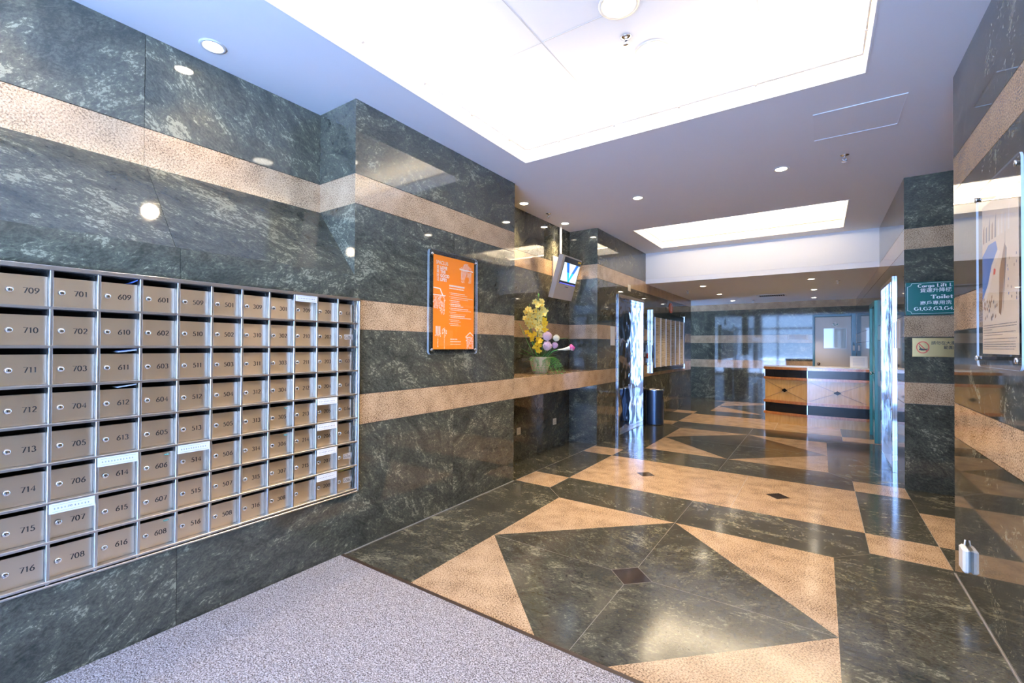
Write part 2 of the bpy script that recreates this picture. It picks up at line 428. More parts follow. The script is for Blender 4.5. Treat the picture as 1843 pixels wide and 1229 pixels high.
def font_mesh(mb, txt, o, u, v, h, m, align='l', stretch=1.0, bold=0.0):
    cu = bpy.data.curves.new('lettering', 'FONT'); cu.body = txt; cu.size = h; cu.offset = bold; cu.resolution_u = 3
    cu.align_x = {'l': 'LEFT', 'c': 'CENTER', 'r': 'RIGHT'}[align]
    ob = bpy.data.objects.new('lettering', cu); COL.objects.link(ob)
    dg = bpy.context.evaluated_depsgraph_get()
    me = bpy.data.meshes.new_from_object(ob.evaluated_get(dg))
    o, u, v = Vector(o), Vector(u), Vector(v)
    mb.vfaces([o+u*p.co.x*stretch+v*p.co.y for p in me.vertices], [tuple(f.vertices) for f in me.polygons], m)
    bpy.data.objects.remove(ob); bpy.data.curves.remove(cu); bpy.data.meshes.remove(me)

# ------------------------------------------------------------------ stone cladding
def clad(mb, o, u, v, n, u0, u1, v0, v1, ujoints=(), bands=BANDS, holes=(), thick=0.08, vjoints=()):
    """polished slabs on a plane (o + u*s + v*t, facing n) with recessed joints, bands of tan stone and openings"""
    o, u, v, n = Vector(o), Vector(u), Vector(v), Vector(n)
    vb = sorted({v0, v1, *[b for q in bands for b in q if v0 < b < v1], *[q for q in vjoints if v0 < q < v1]})
    ub = sorted({u0, u1, *[q for q in ujoints if u0 < q < u1]})
    P = lambda s, t, d=0: o+u*s+v*t+n*d
    for a0, a1 in zip(ub, ub[1:]):
        for b0, b1 in zip(vb, vb[1:]):
            mid = (b0+b1)/2
            m = TAN if any(q[0]-1e-4 <= mid <= q[1]+1e-4 for q in bands) else DARK
            ox, oy, an = rnd.uniform(0, 60), rnd.uniform(0, 60), rnd.uniform(-0.9, 0.9)
            def uvf(s, t): 
                return (ox+s*math.cos(an)-t*math.sin(an), oy+s*math.sin(an)+t*math.cos(an))
            us = sorted({a0, a1, *[x for h in holes for x in h[:2] if a0 < x < a1]})
            vs = sorted({b0, b1, *[x for h in holes for x in h[2:] if b0 < x < b1]})
            gu, gv = 0.001, 0.002
            for c0, c1 in zip(us, us[1:]):
                for d0, d1 in zip(vs, vs[1:]):
                    cm, dm = (c0+c1)/2, (d0+d1)/2
                    if any(h[0] < cm < h[1] and h[2] < dm < h[3] for h in holes): continue
                    e0 = c0+(gu if c0 == a0 and c0 != u0 else 0); e1 = c1-(gu if c1 == a1 and c1 != u1 else 0)
                    g0 = d0+(gv if d0 == b0 and d0 != v0 else 0); g1 = d1-(gv if d1 == b1 and d1 != v1 else 0)
                    C = [(e0, g0), (e1, g0), (e1, g1), (e0, g1)]
                    mb.face([P(*q) for q in C], m, [uvf(*q) for q in C])
                    for i in range(4):               # slab edges
                        q0, q1 = C[i], C[(i+1) % 4]
                        if q0[0] == q1[0] and q0[0] in (u0, u1): continue
                        mb.face([P(*q0), P(*q0, -0.012), P(*q1, -0.012), P(*q1)], m, [uvf(*q0), uvf(*q0), uvf(*q1), uvf(*q1)])
                    k0 = c0+(0.003 if c0 == u0 else 0); k1 = c1-(0.003 if c1 == u1 else 0)
                    D = [(k0, d0), (k1, d0), (k1, d1), (k0, d1)]
                    V = [P(*q, -0.010) for q in D]+[P(*q, -thick) for q in D]
                    mb.vfaces(V, [(0, 1, 2, 3), (7, 6, 5, 4), (0, 4, 5, 1), (1, 5, 6, 2), (2, 6, 7, 3), (3, 7, 4, 0)], JOINT)

EX, EY, EZ = (1, 0, 0), (0, 1, 0), (0, 0, 1); NX, NY = (-1, 0, 0), (0, -1, 0)

def build_walls():
    # left: mailbox bay (recessed upper wall, sloping panel, flush base with the niche for the boxes)
    mb = MB()
    clad(mb, (XU, 0, 0), EY, EZ, EX, YE, Y1, BANDS[0][0], ZC, ujoints=(-0.35, 0.87))
    sl = Vector((XL-XU, 0, ZSL-BANDS[0][0])); ln = sl.length; sl.normalize()
    clad(mb, (XU, 0, BANDS[0][0]), EY, sl, -Vector((0, 1, 0)).cross(sl), YE, Y1, 0, ln, ujoints=(-0.35, 0.88), bands=())
    clad(mb, (XL, 0, 0), EY, EZ, EX, YE, Y1, 0, ZSL, ujoints=(-0.35, 0.9), bands=(), holes=((0.294, 1.915, 0.395, 1.680),), vjoints=(0.395,))
    mb.box((XL-0.34, 0.25, 0.36), (XL-0.30, 1.95, 1.72), BLACK)
    for lo, hi in (((XL-0.30, 0.25, 0.36), (XL-0.081, 0.294, 1.72)), ((XL-0.30, 1.915, 0.36), (XL-0.081, 1.95, 1.72)),
                   ((XL-0.30, 0.29, 0.36), (XL-0.081, 1.915, 0.395)), ((XL-0.30, 0.29, 1.68), (XL-0.081, 1.915, 1.72))): mb.box(lo, hi, BLACK)
    struct(mb.build('wall_left', merge=False))
    # left: pier between mailboxes and ledge; its face toward the entrance shows above the slope
    mb = MB()
    clad(mb, (XL, 0, 0), EY, EZ, EX, Y1, Y2, 0, ZC, ujoints=(2.89,))
    clad(mb, (0, Y1, 0), EX, EZ, NY, XU, XL, BANDS[0][0], ZC)
    ox, oy = 3.3, 8.1
    T = [(XU, Y1, BANDS[0][0]), (XL, Y1, ZSL), (XL, Y1, BANDS[0][0])]
    mb.face(T, DARK, [(ox+p[0], oy+p[2]) for p in T])
    mb.box((XU-0.09, Y1+0.0005, 1.9), (XU-0.0005, Y1+0.09, ZC), JOINT)  # unseen filler behind the inner corner, added to stop daylight leaking through the joints
    clad(mb, (0, Y2, 0), NX, EZ, EY, -XL, -XR, 0, ZC)
    struct(mb.build('wall_left', merge=False))
    # left: recess behind the ledge
    mb = MB()
    clad(mb, (XR, 0, 0), EY, EZ, EX, Y2, Y3, 0, ZC, ujoints=(4.98,))
    mb.box((XR-0.09, Y3+0.0005, 0), (XR-0.0005, Y3+0.09, ZC), JOINT)  # added block hidden in the corner; shuts out sky light at the grooves
    struct(mb.build('wall_left', merge=False))
    # left: long pier with the lift and the directory
    mb = MB()
    clad(mb, (0, Y3, 0), EX, EZ, NY, XR, XL, 0, ZC)
    clad(mb, (XL, 0, 0), EY, EZ, EX, Y3, Y4, 0, ZC, ujoints=(6.55, 7.95, 9.2, 10.4), holes=((6.62, 7.86, -0.01, 2.19),))
    clad(mb, (0, Y4, 0), NX, EZ, EY, -XL, 4.6, 0, ZS+0.04)
    struct(mb.build('wall_left', merge=False))
    # back
    mb = MB()
    clad(mb, (0, YB, 0), EX, EZ, NY, -6.0, 2.6, 0, ZS+0.04, ujoints=(-4.4, -3.2, -2.0, -0.9), holes=((-0.150, 0.667, -0.01, 2.147),))
    struct(mb.build('wall_back', merge=False))
    # right: near wall, return faces of the side passage, far wall
    mb = MB()
    clad(mb, (XF, 0, 0), NY, EZ, NX, -YN, -YE, 0, ZC, ujoints=(-2.05, -0.4))
    clad(mb, (0, YN, 0), NX, EZ, EY, -2.6, -XF, 0, ZC)
    struct(mb.build('wall_right', merge=False))
    mb = MB()
    clad(mb, (0, YQ, 0), EX, EZ, NY, XF, 2.6, 0, ZC, ujoints=(1.5,))
    clad(mb, (XF, 0, 0), NY, EZ, NX, -YB, -YQ, 0, ZC, ujoints=(-10.4, -9.15, -8.2, -7.7, -6.45), holes=((-7.60, -6.46, -0.01, 2.17), (-9.12, -8.26, -0.01, 2.06)))
    struct(mb.build('wall_right', merge=False))
    mb = MB()
    clad(mb, (2.6, 0, 0), NY, EZ, NX, -YQ, -YN, 0, ZC, ujoints=(-4.8,))
    struct(mb.build('wall_right', merge=False))
    # corridor end on the left and the front wall around the open entrance
    mb = MB()
    for y in (Y4, (Y4+YB)/2-0.03, YB-0.06): mb.box((-6.06, y, 0), (-6.0, y+0.06, ZS), FRAMESTEEL, 0.004)
    for z in (0.0, 2.1, ZS-0.06): mb.box((-6.055, Y4+0.06, z), (-6.005, YB-0.06, z+0.06), FRAMESTEEL, 0.004)
    struct(mb.build('window_1'))
build_walls()

# ------------------------------------------------------------------ entrance behind the viewpoint
def build_entrance():
    mb = MB()
    mb.box((-3.2, YE-0.35, 2.99), (0.9, YE-0.02, 3.45), CONCRETE)
    for x0, x1 in ((-3.25, -2.62), (0.60, 1.0)): mb.box((x0, YE-0.40, 0), (x1, YE-0.02, 2.99), CONCRETE)
    struct(mb.build('wall_front'))
    mb = MB()
    for x in (-2.60, -1.86, -0.26, 0.53): mb.box((x, YE-0.22, 0.0), (x+0.07, YE-0.12, 2.99), FRAMESTEEL, 0.004)
    mb.box((-2.60, YE-0.22, 2.30), (0.60, YE-0.12, 2.38), FRAMESTEEL, 0.004)
    struct(mb.build('door_4'))
    mb = MB(); mb.box((-30, -40, -0.20), (30, YE-0.02, -0.02), PAVING); mb.box((-30, YE-0.02, -0.20), (-6.1, 40, -0.02), PAVING)
    struct(mb.build('pavement'))
    mb = MB()
    for x in (-4.1, 1.3): mb.box((x, -5.2, -0.02), (x+0.6, -4.6, 4.2), CONCRETE)
    struct(mb.build('portico_column'))
build_entrance()

# ------------------------------------------------------------------ floor
def build_floor():
    mb = MB()
    def poly(pts, m, z=0.0, rot=None):
        ox, oy = rnd.uniform(0, 80), rnd.uniform(0, 80); an = rnd.uniform(-0.5, 0.5) if rot is None else rot
        c, s = math.cos(an), math.sin(an)
        mb.face([(x, y, z) for x, y in pts], m, [(ox+x*c-y*s, oy+x*s+y*c) for x, y in pts])
    def rect(x0, y0, x1, y1, m, z=0.0): poly([(x0, y0), (x1, y0), (x1, y1), (x0, y1)], m, z)
    def line(a, b, wd=0.0028, z=0.0009, m=FJOINT):
        a, b = Vector((*a, 0)), Vector((*b, 0)); d = (b-a).normalized(); n = Vector((-d.y, d.x, 0))*wd/2
        mb.face([(p.x, p.y, z) for p in (a+n, a-n, b-n, b+n)], m)
    A, Bx, C, D = -2.57, -2.165, 0.27, XF
    ys = [YE-0.02, 0.4, 1.66, 3.63, 4.24, 5.41, 6.05, 7.93, 8.60, 9.78, 10.40, 12.30, YB+0.05]
    for y0, y1 in zip(ys, ys[1:]):
        for x0, x1 in zip((-6.1, -3.2, A, Bx, -0.936, C, D, 2.7), (-3.2, A, Bx, -0.936, C, D, 2.7)): rect(x0, y0, x1, y1, FDARK)
    cx = -0.936
    for k, (ya, yb) in enumerate(((1.66, 3.63), (6.05, 7.93), (10.40, 12.30))):
        x0, x1, ym = -1.955, 0.07, (ya+yb)/2
        L, R, Bk, F = (x0, ym), (x1, ym), (cx, yb), (cx, ya)
        for tri in ((L, (x0, yb), Bk), (Bk, (x1, yb), R), (R, (x1, ya), F), (F, (x0, ya), L)): poly(tri, FTAN, 0.0006)
        s, t = 0.125, 0.122
        l, r, b, f = (cx-s, ym), (cx+s, ym), (cx, ym+t), (cx, ym-t)
        if k: s = t = 0.0; l, r, b, f = ((cx, ym),)*4
        for q in (((L, l, b, Bk), (Bk, b, r, R), (R, r, f, F), (F, f, l, L)) if k == 0 else ((L, l, Bk), (Bk, l, R), (R, l, F), (F, l, L))): poly(q, FDARK, 0.0005, rnd.uniform(-1.5, 1.5))
        if k == 0: poly((l, b, r, f), BROWN, 0.0008)
        for p, q in ((L, l), (R, r), (Bk, b), (F, f)): line(p, q)
        if k == 0:
            for p, q in ((l, b), (b, r), (r, f), (f, l)): line(p, q, 0.003)
        line((cx, yb), (cx, yb+0.61)); line((cx, ya), (cx, ya-0.62))
        line((x1, yb), (C, yb+0.2)); line((x1, ya), (C, ya-0.22)); line((x0, yb), (Bx, yb+0.2))
    for k, (ya, yb) in enumerate(((4.24, 5.41), (8.60, 9.78))):
        rect(Bx, ya, cx+0.3, yb, FTAN, 0.0006); rect(cx+0.3, ya, C, yb, FTAN, 0.0006); line((cx+0.3, ya), (cx+0.3, yb), 0.003)
        for x in ((-1.55, -0.325) if k == 0 else ()):
            poly([(x-0.10, (ya+yb)/2), (x, (ya+yb)/2+0.10), (x+0.10, (ya+yb)/2), (x, (ya+yb)/2-0.10)], BROWN, 0.0009)
        for x0, x1 in ((A, Bx), (C, D)):
            rect(x0, ya-0.40, x1, ya, FTAN, 0.0006); rect(x0, yb, x1, yb+0.39, FTAN, 0.0006)
            for y in (ya-0.40, ya, yb, yb+0.39): line((x0, y), (x1, y), 0.002)
        line((Bx, ya-0.4), (Bx, yb+0.39), 0.003); line((C, ya-0.4), (C, yb+0.39), 0.003)
        rect(D, ya, 2.6, yb-0.4, FTAN, 0.0006)
        line((D, ya-0.4), (D, yb+0.4), 0.003)
    line((A, Y2), (A, Y3), 0.005); rect(-2.2, 12.32, 0.2, 12.52, FTAN, 0.0006)
    mb.box((-6.1, YE-0.02, -0.12), (2.7, YB+0.05, -0.004), JOINT)
    struct(mb.build('floor', merge=False))
    # thin metal bead where the stone meets the floor
    mb = MB()
    for x, y0, y1 in ((XL+0.002, YE, Y2), (XF-0.002, YE, YN)): mb.box((x-0.003, y0, 0.0), (x+0.003, y1, 0.006), GREYMETAL)
    struct(mb.build('trim_1'))
build_floor()

def build_mat():
    t = thing('entrance_mat', (-0.95, 0.3, 0), 'grey looped entrance carpet with a dark metal edge, below the mailboxes', 'carpet')
    mb = MB(); mb.box((XL+0.008, YE+0.02, 0.001), (XF-0.008, 1.800, 0.013), CARPET, 0.003); mb.build('pile', t)
    mb = MB(); mb.box((XL+0.008, 1.801, 0.001), (XF-0.008, 1.826, 0.011), mat('edge strip', (0.045, 0.028, 0.018), 0.4), 0.002); mb.build('edge_strip', t)
build_mat()

# ------------------------------------------------------------------ ceiling
COFFERS = ((-2.213, -0.25, 0.238, 3.437), (-2.217, 6.28, 0.274, 7.683))
def build_ceiling():
    mb = MB()
    xs = sorted({-3.15, 2.7, *[c[i] for c in COFFERS for i in (0, 2)]}); ys = sorted({YE-0.02, YBEAM, *[c[i] for c in COFFERS for i in (1, 3)]})
    for x0, x1 in zip(xs, xs[1:]):
        for y0, y1 in zip(ys, ys[1:]):
            if any(c[0] < (x0+x1)/2 < c[2] and c[1] < (y0+y1)/2 < c[3] for c in COFFERS): continue
            mb.box((x0, y0, ZC), (x1, y1, ZC+0.09), PAINT)
    struct(mb.build('ceiling'))
    mb = MB(); mb.box((-6.1, YBEAM, ZS), (2.7, YB+0.05, ZS+0.08), PAINT); struct(mb.build('ceiling'))
    mb = MB(); mb.box((XL-0.2, YBEAM, ZS+0.081), (2.7, YBEAM+0.15, ZC+0.09), WHITE); struct(mb.build('beam'))
    for k, (x0, y0, x1, y1) in enumerate(COFFERS):
        mb = MB(); g = 0.22; zt = 3.36
        mb.box((x0-g, y0-g, zt), (x1+g, y1+g, zt+0.04), WHITE)                       # raised panel
        for lo, hi in (((x0-g-0.03, y0-g, ZC+0.091), (x0-g, y1+g, zt)), ((x1+g, y0-g, ZC+0.091), (x1+g+0.03, y1+g, zt)),
                       ((x0-g, y0-g-0.03, ZC+0.091), (x1+g, y0-g, zt)), ((x0-g, y1+g, ZC+0.091), (x1+g, y1+g+0.03, zt))): mb.box(lo, hi, WHITE)
        if k == 0:
            for p in (((-1.51, y0, zt-0.002), (-1.505, y1, zt-0.0005)), ((-0.30, y0, zt-0.002), (-0.295, y1, zt-0.0005)),
                      ((x0, 2.53, zt-0.002), (x1, 2.535, zt-0.0005)), ((x0, 1.2, zt-0.002), (x1, 1.205, zt-0.0005))): mb.box(*p, mat('panel joint', (0.6, 0.58, 0.54), 0.7))
        struct(mb.build('ceiling'))
        mb = MB()                                                                      # upstand around the opening, and the cable rail on it
        e = 0.012; zu = ZC+0.11
        for lo, hi in (((x0, y0, ZC-0.004), (x0+e, y1, zu)), ((x1-e, y0, ZC-0.004), (x1, y1, zu)),
                       ((x0+e, y0, ZC-0.004), (x1-e, y0+e, zu)), ((x0+e, y1-e, ZC-0.004), (x1-e, y1, zu))): mb.box(lo, hi, WHITE)
        q = 0.024
        mb.tube([(x0+q, y0+q, zu), (x0+q, y1-q, zu), (x1-q, y1-q, zu), (x1-q, y0+q, zu)], 0.007, RAILC, 8)
        for i in range(int((y1-y0)/0.5)):
            for x in (x0+q, x1-q): mb.box((x-0.010, y0+0.4+i*0.5, zu-0.012), (x+0.010, y0+0.412+i*0.5, zu+0.010), RAILC)
        for i in range(int((x1-x0)/0.5)): mb.box((x0+0.35+i*0.5, y1-q-0.010, zu-0.012), (x0+0.362+i*0.5, y1-q+0.010, zu+0.010), RAILC)
        lip = struct(mb.build('trim_2'))
        # cove tubes lying in the hidden trough around the opening
        ct = lip
        for (ax, ay), (bx, by) in (((x0-0.11, y0), (x0-0.11, y1)), ((x1+0.11, y0), (x1+0.11, y1)), ((x0, y1+0.11), (x1, y1+0.11)), ((x0, y0-0.11), (x1, y0-0.11))):
            mb = MB(); mb.tube([(ax, ay, ZC+0.115), (bx, by, ZC+0.115)], 0.013, mat('tube glass', (0.9, 0.9, 0.9), 0.4, emit=COVE_COL, estr=3), 8); mb.build('fluorescent_tube', ct)
            ld = bpy.data.lights.new('cove_strip', 'AREA'); ld.shape = 'RECTANGLE'; ll = math.hypot(bx-ax, by-ay)
            ld.size = ll; ld.size_y = 0.08; ld.energy = COVE_W*ll*(1.0 if k == 0 else 2.2); ld.color = COVE_COL
            lo_ = bpy.data.objects.new('cove_strip', ld); COL.objects.link(lo_)
            c = Vector(((ax+bx)/2, (ay+by)/2, ZC+0.14))
            inward = Vector(((x0+x1)/2-c.x, 0, 0)).normalized() if ax == bx else Vector((0, (y0+y1)/2-c.y, 0)).normalized()
            zdir = -(inward*0.55+Vector((0, 0, 0.85))).normalized()
            xdir = Vector((bx-ax, by-ay, 0)).normalized(); ydir = zdir.cross(xdir)
            m = Matrix((xdir, ydir, zdir)).transposed().to_4x4(); m.translation = c; lo_.matrix_world = m
build_ceiling()

def downlight(x, y, z, label, watts=SPOT_W, r=0.045, group='recessed ceiling spotlights', angle=85, wide=False):
    t = thing('ceiling_downlight', (x, y, z), label, 'ceiling light', group)
    mb = MB(); mb.lathe([(r, 0.0), (r+0.004, -0.006), (r+0.020, -0.005), (r+0.022, 0.0)], WPLASTIC if not wide else CREAM, (x, y, z)); mb.build('trim_ring', t)
    mb = MB(); mb.lathe([(0.0, -0.001), (r*0.5, -0.0015), (r, -0.001)], SOFTGLOW if wide else GLOW, (x, y, z)); mb.build('lamp', t)
    ld = bpy.data.lights.new('downlight_beam', 'SPOT'); ld.energy = watts; ld.color = SPOT_COL; ld.spot_size = math.radians(angle); ld.spot_blend = 0.7; ld.shadow_soft_size = 0.04
    lo_ = bpy.data.objects.new('downlight_beam', ld); COL.objects.link(lo_); lo_.parent = t; lo_.location = (0, 0, -0.02)

D = downlight
D(-2.787, 1.116, ZC, 'ceiling spotlight between the mailbox wall and the big bright ceiling recess', 22)
D(-2.845, 4.396, ZC, 'ceiling spotlight over the flower ledge, beside the orange poster pier', 70)
D(-2.846, 5.421, ZC, 'ceiling spotlight over the flower ledge, above the information screen', 70)
D(-1.679, 4.931, ZC, 'ceiling spotlight nearer the flower ledge of the pair between the two bright ceiling recesses')
D(-0.299, 4.861, ZC, 'ceiling spotlight nearer the green sign of the pair between the two bright ceiling recesses')
D(-1.786, 8.836, ZS, 'low ceiling spotlight nearest the white beam, on the directory board side', 95)
D(-1.765, 10.374, ZS, 'middle one of the low ceiling spotlights on the directory board side', 95)
D(-1.741, 11.972, ZS, 'low ceiling spotlight nearest the back wall, on the directory board side', 95)
D(-0.123, 8.829, ZS, 'low ceiling spotlight nearest the white beam, above the reception counter', 95)
D(-0.101, 10.469, ZS, 'middle one of the low ceiling spotlights above the reception counter', 95)
D(-0.118, 12.164, ZS, 'low ceiling spotlight nearest the grey back door', 95)
D(-0.968, 2.50, 3.36, 'large round downlight with cream ring, nearer of two in the big ceiling recess', 150, 0.095, 'round lamps in the ceiling recess', 110, True)
D(-0.93, 3.02, 3.36, 'large round downlight deeper in the big ceiling recess, past the sprinkler', 150, 0.095, 'round lamps in the ceiling recess', 110, True)
D(-2.787, 0.35, ZC, 'ceiling spotlight over the mailbox wall, straight above the column of box 709', 20)
D(-2.787, -0.6, ZC, 'ceiling spotlight over the mailbox wall, just inside the entrance doors', 20)

def sprinkler(x, y, z, label):
    t = thing('fire_sprinkler', (x, y, z), label, 'sprinkler', 'ceiling sprinklers')
    mb = MB(); mb.lathe([(0.0, 0.0), (0.034, -0.001), (0.034, -0.005), (0.012, -0.010), (0.0, -0.010)], CHROME, (x, y, z), 16); mb.build('escutcheon', t)
    mb = MB()
    mb.tube([(x, y, z-0.01), (x, y, z-0.024)], 0.008, CHROME, 8)
    for s in (-1, 1): mb.tube([(x+s*0.007, y, z-0.02), (x+s*0.014, y, z-0.034), (x+s*0.004, y, z-0.050)], 0.0028, CHROME, 6)
    mb.build('frame', t)
    mb = MB(); mb.lathe([(0.0, -0.050), (0.020, -0.052), (0.021, -0.056), (0.0, -0.056)], CHROME, (x, y, z), 14); mb.build('deflector', t)
sprinkler(0.174, 4.808, ZC, 'chrome ceiling sprinkler beyond the ceiling access panel')
sprinkler(-2.805, 4.897, ZC, 'chrome ceiling sprinkler between the two spotlights above the flowers')
sprinkler(-1.03, 2.79, 3.36, 'chrome ceiling sprinkler in the big bright ceiling recess')
sprinkler(-2.177, 9.38, ZS, 'chrome sprinkler in the low ceiling near the directory board')
sprinkler(0.242, 9.282, ZS, 'chrome sprinkler in the low ceiling near the lift on the sign side')
sprinkler(-1.313, 12.079, ZS, 'chrome sprinkler in the low ceiling beyond the air grille')

def build_access_panel():
    t = thing('ceiling_access_panel', (0.215, 4.095, ZC), 'flush square access panel with a thin outline in the ceiling', 'access panel')
    x0, y0, x1, y1 = -0.038, 3.855, 0.470, 4.338
    mb = MB(); mb.box((x0+0.006, y0+0.006, ZC-0.002), (x1-0.006, y1-0.006, ZC-0.0002), PAINT); mb.build('hatch', t)
    mb = MB()
    for lo, hi in (((x0-0.004, y0-0.004), (x1+0.004, y0)), ((x0-0.004, y1), (x1+0.004, y1+0.004)), ((x0-0.004, y0), (x0, y1)), ((x1, y0), (x1+0.004, y1))):
        mb.box((*lo, ZC-0.0055), (*hi, ZC-0.0002), PAINT)
    mb.build('rim', t)
build_access_panel()
def build_grille():
    t = thing('air_grille', (-0.87, 11.17, ZS), 'long slatted air grille in the low ceiling', 'air vent')
    mb = MB()
    x0, y0, x1, y1 = -1.14, 10.97, -0.60, 11.40
    for lo, hi in (((x0, y0), (x1, y0+0.03)), ((x0, y1-0.03), (x1, y1)), ((x0, y0), (x0+0.03, y1)), ((x1-0.03, y0), (x1, y1))): mb.box((*lo, ZS-0.012), (*hi, ZS-0.0005), WPLASTIC, 0.003)
    mb.build('frame', t)
    mb = MB()
    for i in range(12):
        x = x0+0.045+i*0.039
        mb.box((-0.010, y0+0.03, -0.0015), (0.010, y1-0.03, 0.0015), WPLASTIC, 0, Matrix.Translation((x, 0, ZS-0.010)) @ Matrix.Rotation(0.7, 4, 'Y'))
    mb.build('slat', t)
    mb = MB(); mb.box((x0+0.03, y0+0.03, ZS-0.002), (x1-0.03, y1-0.03, ZS-0.0005), BLACK); mb.build('duct_mouth', t)
build_grille()

# ------------------------------------------------------------------ mailboxes
NUM = [['709', '710', '711', '712', '713', '714', '715', '716'], ['701', '702', '703', '704', '705', '706', '707', '708'],
       ['609', '610', '611', '612', '613', '614', '615', '616'], ['601', '602', '603', '604', '605', '606', '607', '608'],
       ['509', '510', '511', '512', '513', '514', '515', '516'], ['501', '502', '503', '504', '505', '506', '507', '508'],
       ['309', '310', '311', '312', '313', '314', '315', '316'], ['301', '302', '303', '304', '305', '306', '307', '308'],
       ['209', '210', '211', '212', '213', '214', '215', ''], ['201', '202', '203', '204', '205', '206', '207', '208'],
       ['G1', 'G2b', 'G3', 'G4', 'G5a', 'G6', 'G2a', 'G5b']]
MY0, PY, MZ1, PZ = 0.3130, 0.14555, 1.6655, 0.1572
GAPW, RAIL, SLOT = 0.0112, 0.011, 0.025
DW, DH = PY-GAPW, PZ-RAIL-SLOT
PROUD, SETB = 0.020, 0.014                  # frame in front of the wall face, doors behind it
def cell(c, r): return MY0+c*PY, MZ1-r*PZ   # left edge, top edge of the slot
def build_mailboxes():
    t = thing('mailbox_cabinet', (XL, 1.10, 0.395), 'stainless steel mailbox frame of eleven columns and eight rows set into the stone wall', 'mailbox frame')
    y0, y1 = MY0-GAPW, MY0+11*PY; z0, z1 = MZ1-8*PZ-0.006, MZ1
    mb = MB()
    for c in range(12):
        y = MY0+c*PY-GAPW
        mb.box((XL-0.14, y, z0), (XL+PROUD, y+GAPW, z1), FRAMESTEEL, 0.0015)
    mb.build('divider', t)
    mb = MB()
    for r in range(1, 9):
        z = MZ1-r*PZ
        mb.box((XL-0.14, y0, z), (XL+PROUD+0.004, y1, z+RAIL), FRAMESTEEL, 0.0015)
    mb.build('rail', t)
    mb = MB()
    mb.box((XL-0.02, y0-0.008, z1), (XL+PROUD+0.008, y1+0.009, z1+0.018), FRAMESTEEL, 0.002)
    mb.box((XL-0.02, y0-0.008, z0-0.010), (XL+PROUD+0.004, y1+0.009, z0-0.0005), FRAMESTEEL, 0.002)
    mb.box((XL-0.02, y1+0.0005, z0), (XL+PROUD+0.008, y1+0.009, z1), FRAMESTEEL, 0.002)
    mb.box((XL-0.02, y0-0.008, z0), (XL+PROUD+0.008, y0-0.0005, z1), FRAMESTEEL, 0.002)
    mb.build('surround', t)
    # first box: compartment, door, lock; the others are copies with their own number
    proto = thing('mailbox', (XL-SETB, 0, 0), 'x', 'mailbox')
    mb = MB(); X = XL-SETB
    mb.vfaces([(X-0.002, 0.001, 0.001), (X-0.002, DW-0.001, 0.001), (X-0.002, DW-0.001, DH+SLOT-0.001), (X-0.002, 0.001, DH+SLOT-0.001),
               (X-0.12, 0.001, 0.001), (X-0.12, DW-0.001, 0.001), (X-0.12, DW-0.001, DH+SLOT-0.001), (X-0.12, 0.001, DH+SLOT-0.001)],
              [(4, 5, 6, 7), (0, 4, 7, 3), (1, 2, 6, 5), (0, 1, 5, 4), (3, 7, 6, 2)], BLACK)
    body = mb.build('compartment', proto)
    mb = MB()
    mb.box((X-0.0015, 0.0008, 0.0008), (X+0.0015, DW-0.0008, DH), STEEL, 0.0007)
    mb.box((X-0.014, 0.0008, DH-0.003), (X-0.0015, DW-0.0008, DH), STEEL)
    door = mb.build('door', proto)
    door.location = (0, DW/2, DH/2)
    for v in door.data.vertices: v.co.y -= DW/2; v.co.z -= DH/2
    ly, lz = 0.21*DW-DW/2, 0.0
    mb = MB(); mb.lathe([(0.0125, 0.0), (0.0125, 0.003), (0.0105, 0.0065), (0.0060, 0.0085), (0.0, 0.009)], CHROME, (0.0015, ly, lz), 18, 'x')
    mb.lathe([(0.0125, 0.0), (0.0, 0.0)], CHROME, (0.0015, ly, lz), 18, 'x')
    mb.box((0.0100, ly-0.0012, lz-0.004), (0.0109, ly+0.0012, lz+0.004), BLACK)
    lock = mb.build('lock'); lock.parent = door
    first = True
    for c in range(11):
        for r in range(8):
            ya, zt = cell(c, r); za = zt-PZ+RAIL
            n = NUM[c][r]
            if first: t1, d1 = proto, door; first = False
            else:
                t1 = proto.copy(); COL.objects.link(t1)
                b1 = body.copy(); COL.objects.link(b1); b1.parent = t1
                d1 = door.copy(); COL.objects.link(d1); d1.parent = t1
                l1 = lock.copy(); COL.objects.link(l1); l1.parent = d1
            t1.location = (XL-SETB, ya, za)
            d1.rotation_euler = (0, rnd.uniform(-0.008, 0.008), rnd.uniform(-0.012, 0.012))
            t1['group'] = 'numbered mailboxes in the stone wall'
            t1['label'] = f'stainless steel mailbox with chrome lock numbered {n}' if n else 'stainless steel mailbox with chrome lock and no number, below box 215'
            if n:
                mb = MB(); hh = 0.0225 if n[0] != 'G' else 0.021
                wid = lettering(mb, n, (0.00185, 0.66*DW-DW/2, -hh/2), EY, EZ, hh, INK, 0.17, 0.085, 0.09, 'c', 1.05)
                if n in ('G2b', 'G2a', 'G5b'):
                    mb2 = MB(); mb2.box((0.00151, 0.60*DW-DW/2-wid*0.42, -0.017), (0.00172, DW/2-0.002, 0.017), mat('grey label tape', (0.45, 0.42, 0.38), 0.5))
                    lt = mb2.build('label_tape'); lt.parent = d1; lt['label'] = 'pale label tape under the number'
                num = mb.build('number'); num.parent = d1
            if n in ('606', '608', '305', '306'):
                mb = MB()
                mb.prism([(0.0016, DW/2-0.026+0.011*math.cos(a), DH/2-0.012+0.0042*math.sin(a)) for a in [i*math.pi/10 for i in range(20)]], (0.0004, 0, 0), GREEN)
                mb.box((0.00201, DW/2-0.033, DH/2-0.0130), (0.00204, DW/2-0.019, DH/2-0.0105), PAPER)
                sk = mb.build('sticker'); sk.parent = d1; sk['label'] = 'small green oval sticker'
